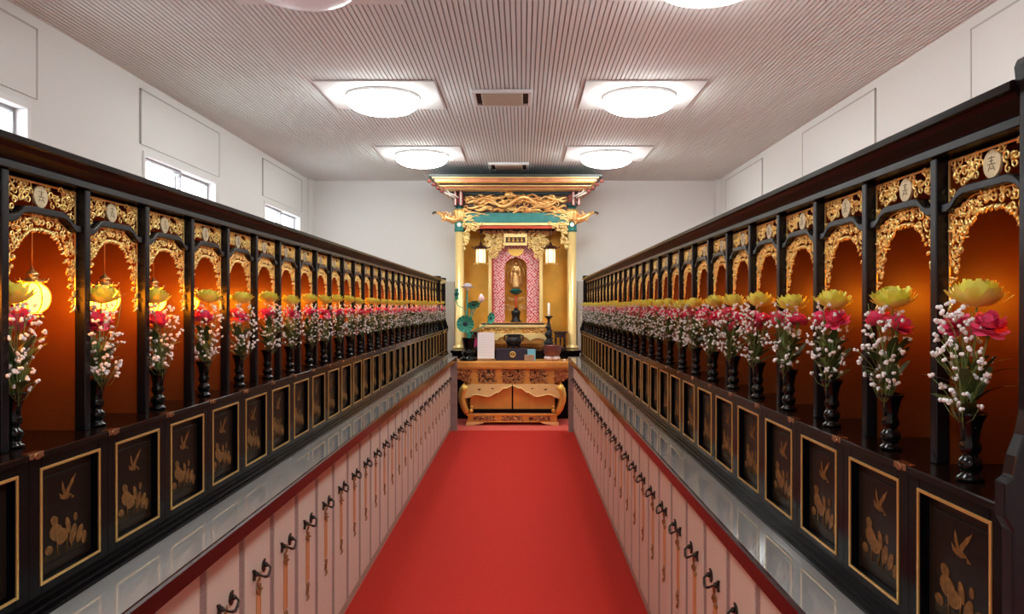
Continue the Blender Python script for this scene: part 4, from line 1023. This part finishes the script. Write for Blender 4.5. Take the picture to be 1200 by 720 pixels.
# plinth
b = MB(); b.box(PX(CT - 53.5, YA), PX(CT + 53.5, YA), YA - 0.05, YA + 0.42, PZ(487, YA), PZ(484.5, YA)); b.box(PX(CT - 52, YA), PX(CT + 52, YA), YA - 0.035, YA + 0.40, PZ(493, YA), PZ(487, YA)); b.box(PX(CT - 53.5, YA), PX(CT + 53.5, YA), YA - 0.05, YA + 0.42, PZ(494.5, YA), PZ(493, YA))
ph = b.build('plinth', M['altar_orange'], tb, bevel=0.004)
for (a0, a1) in ((555, 579), (588, 612), (620, 644)):
    b = MB(); b.box(PX(a0, YA), PX(a1, YA), YA - 0.038, YA - 0.034, PZ(492.5, YA), PZ(487.6, YA)); gp = b.build('dark_panel', M['carve_bg'], ph)
    b = MB(); carve(b, lambda a, c, h: fpx(a, c, h + 0.038), lambda a, c: True, (a0 + 1, a1 - 1, 488.6, 491.6), 1.5, 0.007, ra, 0.8); b.build('relief', M['carve_red'], gp)
for sg in (-1, 1):
    for back in (0, 1):
        b = MB(); pts = [(53.8, 494.5), (54.2, 498.3), (46, 498.3), (43, 497.4), (38, 496.6), (34, 495.4), (33, 494.5)]
        y_ = YA - 0.05 + back * 0.43
        b.prism([(PX(CT + sg * a, YA), max(0.0005, PZ(c, YA))) for a, c in pts], lambda a, c, h: (a, h, c), y_, y_ + 0.04); b.build('foot', M['altar_gold_pale'], tb, bevel=0.003)
TT = PZ(424, YA)                               # table top height

# ---------------- things on the front table
Y = 9.20
def at(px, py, Y): return Vector((PX(px, Y), Y, PZ(py, Y)))
# notice
t = thing('notice_stand', 'white printed notice in a clear upright stand on the offering table', 'notice', (PX(569.5, 9.12), 9.12, TT))
w_, h_ = 0.100, PZ(389.5, 9.12) - TT
b = MB(); b.box(-w_ - 0.006, w_ + 0.006, 0.005, 0.009, 0.006, h_); b.box(-w_ - 0.012, w_ + 0.012, -0.035, 0.05, 0.0, 0.006); b.build('clear_holder', M['glass'], t, bevel=0.001)
pp = MB().box(-w_, w_, 0.0, 0.003, 0.03, h_ - 0.003).build('paper', M['board_white'], t)
b = MB()
for q in range(9): b.box(-w_ * 0.8, w_ * (0.8 if q % 3 else 0.5), -0.0006, 0.0, h_ * 0.90 - q * 0.030, h_ * 0.90 - q * 0.030 + 0.004)
b.build('printed_lines', M['notice_ink'], pp)
# black box with gold ring crest, incense burner on it
Yx = 9.26
t = thing('crest_box', 'black cloth covered box with a gold ring crest under the incense burner', 'box', (PX(599, Yx), Yx, TT))
hb = PZ(409, Yx) - TT
MB().box(-0.185, 0.185, -0.02, 0.20, 0, hb).build('box_body', M['purple_cloth'], t, bevel=0.006)
b = MB(); b.tube([(0.018 + 0.030 * math.cos(2 * PI * i / 20), -0.022, hb * 0.52 + 0.030 * math.sin(2 * PI * i / 20)) for i in range(21)], 0.009, 6)
b.blob((0.018, -0.021, hb * 0.52), 0.012, 0.006, 0.012); b.build('gold_crest', M['gold_trim'], t)
t = thing('incense_burner', 'squat black three-footed incense burner on the crested box', 'incense burner', (PX(602, Yx), Yx + 0.09, TT + hb))
s_ = Yx / F
b = MB(); b.lathe([(0.030, 2.2 * s_), (0.070, 3.5 * s_), (0.098, 7 * s_), (0.100, 10 * s_), (0.088, 13 * s_), (0.078, 14.0 * s_), (0.090, 15.2 * s_), (0.092, 16.6 * s_), (0.080, 16.8 * s_), (0.070, 14 * s_), (0.002, 13.5 * s_)], (0, 0, 0), 28); b.build('bowl', M['black_metal'], t)
for i in range(3):
    a = -PI / 2 + 2 * PI * i / 3; b = MB(); b.tube([(0.055 * math.cos(a), 0.055 * math.sin(a), 4.2 * s_), (0.080 * math.cos(a), 0.080 * math.sin(a), 2.4 * s_), (0.072 * math.cos(a), 0.072 * math.sin(a), 0.012)], 0.016, 7, 0.012); b.build('leg', M['black_metal'], t)
for sg in (-1, 1):
    b = MB(); b.tube([(sg * 0.095, 0, 9 * s_), (sg * 0.118, 0, 11 * s_), (sg * 0.112, 0, 15 * s_), (sg * 0.09, 0, 15.5 * s_)], 0.009, 6); b.build('ear_handle', M['black_metal'], t)
# singing bowl on its cushion
Yw = 9.24
t = thing('singing_bowl', 'plum coloured bronze singing bowl on the offering table', 'bowl', (PX(647, Yw), Yw, TT + 0.050))
MB().lathe([(0.05, 0.0), (0.085, 0.012), (0.104, 0.045), (0.110, 0.085), (0.108, 0.125), (0.112, 0.132), (0.100, 0.132), (0.098, 0.085), (0.07, 0.03), (0.001, 0.022)], n=32).build('bowl', M['bowl'], t)
cz = thing('bowl_cushion', 'puffy pale pink ring cushion under the singing bowl', 'cushion', (PX(647, Yw), Yw, TT))
for i in range(6):
    a = -PI / 2 + PI / 6 + 2 * PI * i / 6
    b = MB(); b.blob((0.060 * math.cos(a), 0.060 * math.sin(a), 0.031), 0.038, 0.038, 0.030, 12, 8); b.build('padded_lobe', M['cushion'], cz)
# little box with blue card
tag(MB().box(PX(614.5, 9.1), PX(626, 9.1), 9.10, 9.16, TT + 0.0005, PZ(416.2, 9.1)).build('wooden_box', M['box_brown'], bevel=0.004), 'small brown wooden box at the front of the offering table', 'box')
cd = MB(); cd.box(PX(618, 9.2), PX(627.5, 9.2), 9.195, 9.215, TT + 0.0005, PZ(409.5, 9.2)); tag(cd.build('blue_card_box', M['blue_card'], bevel=0.002), 'light blue card box standing behind the small wooden box', 'box')
tag(MB().lathe([(0.012, 0), (0.016, 0.006), (0.012, 0.018), (0.004, 0.022)], (PX(661.5, 9.15), 9.15, TT), 12).build('stone_cup', M['cushion']), 'tiny pale cup beside the singing bowl at the table end', 'cup')
# candlestick with candle, on the platform
Yk = 9.66
t = thing('candlestick', 'tall ornate black candlestick on the platform behind the singing bowl', 'candlestick', (PX(643, Yk), Yk, ZD))
zz = lambda py: PZ(py, Yk) - ZD
b = MB(); b.lathe([(0.085, 0), (0.088, 0.012), (0.070, 0.025), (0.045, 0.04), (0.055, 0.07), (0.060, 0.10), (0.035, 0.13), (0.026, 0.15), (0.045, 0.175), (0.050, 0.205), (0.030, 0.235), (0.020, 0.25), (0.034, 0.275), (0.024, 0.30), (0.014, zz(376)), (0.020, zz(374)), (0.052, zz(371.5)), (0.054, zz(370.5)), (0.014, zz(371.6))], n=18)
for q in range(26):
    a = q * 0.62; z_ = 0.05 + q * 0.0095; rr = 0.052 - 0.0009 * q
    b.blob((rr * math.cos(a), rr * math.sin(a), z_), 0.016, 0.016, 0.013, 6, 4)
b.build('turned_stem', M['black_metal'], t)
tag(MB().lathe([(0.0135, 0), (0.014, 0.02), (0.0155, zz(356) - zz(371)), (0.008, zz(355.4) - zz(371)), (0.0015, zz(355.2) - zz(371)), (0.0015, zz(354.2) - zz(371))], (PX(643, Yk), Yk, PZ(371, Yk) + 0.001), 14).build('candle', M['candle']), 'white candle standing in the black candlestick', 'candle')
# dark carved stands at both sides of the platform
def side_stand(px0, px1, label, drape):
    Ys = 9.90; t = thing('side_stand', label, 'stand', (PX((px0 + px1) / 2, Ys), Ys, ZD))
    w = (PX(px1, Ys) - PX(px0, Ys)) / 2; h = PZ(388.5, Ys) - ZD
    MB().box(-w - 0.012, w + 0.012, -0.10, 0.10, h - 0.02, h).build('top', M['wood_dark'], t, bevel=0.004)
    MB().box(-w, w, -0.09, 0.09, 0, 0.022).build('base_board', M['wood_dark'], t, bevel=0.004)
    for sx in (-1, 0, 1):
        for sy in (-1, 1):
            if sx == 0 and sy == 1: continue
            MB().lathe([(0.014, 0.02), (0.010, h * 0.3), (0.016, h * 0.5), (0.010, h * 0.7), (0.014, h - 0.019)], (sx * (w - 0.02), sy * 0.07, 0), 10).build('leg', M['wood_dark'], t)
    b = MB(); b.box(-w + 0.02, w - 0.02, -0.078, -0.066, h * 0.66, h - 0.02); b.build('rail', M['wood_dark'], t)
    if drape: MB().box(-w - 0.016, w + 0.016, -0.112, -0.104, h * 0.15, h * 0.62).build('cloth_panel', M['magenta'], t, bevel=0.003)
side_stand(649.5, 663.5, 'dark rosewood stand with turned legs beside the candlestick', False)
side_stand(549.5, 560.5, 'dark stand with magenta cloth half hidden behind the white notice', True)

# ---------------- gilt lotus ornament in a black vase
Yv = 9.22; s_ = Yv / F
vb = at(549, 424, Yv)
t = thing('lotus_vase', 'black footed vase holding the green metal lotus at the table end', 'vase', (vb.x, Yv, TT))
b = MB(); b.lathe([(0.105, 0), (0.112, 0.015), (0.095, 0.04), (0.060, 0.055), (0.085, 0.085), (0.080, 0.110), (0.045, 0.125), (0.060, 0.16), (0.070, 0.22), (0.078, 0.268), (0.084, 0.275), (0.074, 0.272), (0.055, 0.20), (0.001, 0.195)], n=24); b.build('vase_body', M['vase'], t)
t = thing('lotus_ornament', 'green metal lotus with white bloom and pink bud in a black vase', 'lotus ornament', (0, 0, 0))
def LP(px, py, d=0.0): return (PX(px, Yv), Yv - d, PZ(py, Yv))
base = (549.5, 399)
for pts, r_ in (([base, (548.5, 380), (547.5, 360), (547.5, 340)], 0.011), ([base, (547, 388), (546, 379)], 0.008), ([(548, 372), (543, 362), (537, 358), (534, 352), (533.5, 348)], 0.006), ([base, (553, 372), (557, 362), (562, 356), (564, 352)], 0.007),
                ([base, (550, 378), (553, 364), (555, 357)], 0.007), ([base, (556, 388), (566, 383), (574, 376)], 0.006), ([(547.2, 399), (545, 390), (543, 385)], 0.006), ([(551.5, 399), (551, 390), (549, 384)], 0.006)):
    b = MB(); P_ = [Vector(LP(a, c, 0.01)) for a, c in pts]
    # resample with a smooth curve
    cur = []
    for i in range(len(P_) - 1):
        p0, p1, p2, p3 = P_[max(0, i - 1)], P_[i], P_[i + 1], P_[min(len(P_) - 1, i + 2)]
        for q in range(5):
            u = q / 5; cur.append(0.5 * ((2 * p1) + (p2 - p0) * u + (2 * p0 - 5 * p1 + 4 * p2 - p3) * u * u + (3 * p1 - p0 - 3 * p2 + p3) * u ** 3))
    cur.append(P_[-1]); b.tube(cur, r_, 7); b.build('stem', M['teal'], t)
def leaf_disc(px, py, R, tilt, waves, d, sx=1.0, m=('teal', 'teal_dark')):
    b = MB(); c = Vector(LP(px, py, d)); n = 64; rings = [0.02, 0.28, 0.5, 0.75, 1.0]; vs = []
    mt = Matrix.Rotation(tilt[0], 3, 'X') @ Matrix.Rotation(tilt[1], 3, 'Z')
    for rr in rings:
        for i in range(n):
            a = 2 * PI * i / n
            v = Vector((R * rr * math.cos(a) * sx, -0.25 * R * (rr ** 2) - 0.10 * R * rr * math.cos(waves * a) * rr, R * rr * math.sin(a) * (1 + 0.06 * math.cos(waves * a) * rr)))
            vs.append(c + mt @ v)
    fs = []
    for j in range(len(rings) - 1):
        for i in range(n): fs.append((j * n + i, j * n + (i + 1) % n, (j + 1) * n + (i + 1) % n, (j + 1) * n + i))
    fs.append(tuple(range(n)))
    k = len(vs); vs2 = [v + mt @ Vector((0, 0.006, 0)) for v in vs]
    b.add(vs + vs2, fs + [tuple(x + k for x in reversed(f)) for f in fs], True)
    o = b.build('leaf', M[m[0]], t)
    b = MB(); b.blob(c + mt @ Vector((0, -0.002, 0)), R * 0.30, 0.008, R * 0.30, 16, 6); b.build('leaf_heart', M['navy'], o)
leaf_disc(546, 379.5, 0.104, (0.15, 0), 14, 0.07)
leaf_disc(555, 356.5, 0.075, (0.9, 0.2), 9, 0.03)
leaf_disc(574.5, 373, 0.068, (0.25, 0.95), 8, 0.02)
leaf_disc(534, 345, 0.072, (0.1, 1.25), 7, 0.01, 0.8)
b = MB(); c = LP(548, 338.5, 0.02)
for lay, (n, t0, t1, L, w) in enumerate(((9, -0.1, 0.5, 0.085, 0.055), (8, 0.3, 1.1, 0.080, 0.052), (7, 0.7, 1.5, 0.072, 0.048), (5, 1.1, 1.7, 0.06, 0.04))):
    for i in range(n):
        a = 2 * PI * (i + 0.5 * (lay % 2)) / n; petal(b, (c[0], c[1], c[2]), a, t0, t1, L, w, 0.5)
b.blob(c, 0.022); b.build('white_bloom', M['lotus_white'], t)
b = MB(); c = LP(564.2, 350.5, 0.01); b.lathe([(0.008, -0.045), (0.028, -0.028), (0.036, 0.0), (0.030, 0.028), (0.014, 0.052), (0.002, 0.062)], c, 16, 6, 0.08); b.build('pink_bud', M['lotus_pink'], t)

# ---------------- grey side panels between altar and rows
tag(MB().box(PX(524.5, 10.3) - 0.55, PX(533.0, 10.3), 10.28, 10.34, 0.0005, PZ(330, 10.3)).build('side_screen', M['screen_grey'], bevel=0.006), 'grey standing panel beside the altar on the window side', 'panel')
tag(MB().box(PX(676.5, 10.3), PX(688, 10.3) + 0.55, 10.28, 10.34, 0.0005, PZ(330, 10.3)).build('side_screen', M['screen_grey'], bevel=0.006), 'grey standing panel beside the altar opposite the windows', 'panel')

# ------------------------------------------------------------------ daylight and view
w = bpy.data.worlds.new('World'); scene.world = w; w.use_nodes = True
bg = w.node_tree.nodes['Background']; bg.inputs['Color'].default_value = (0.93, 0.97, 1.0, 1); bg.inputs['Strength'].default_value = 6.0
scene.view_settings.view_transform = 'Standard'; scene.view_settings.look = 'None'
scene.view_settings.exposure = 0.0; scene.view_settings.gamma = 1.0; scene.view_settings.use_curve_mapping = False
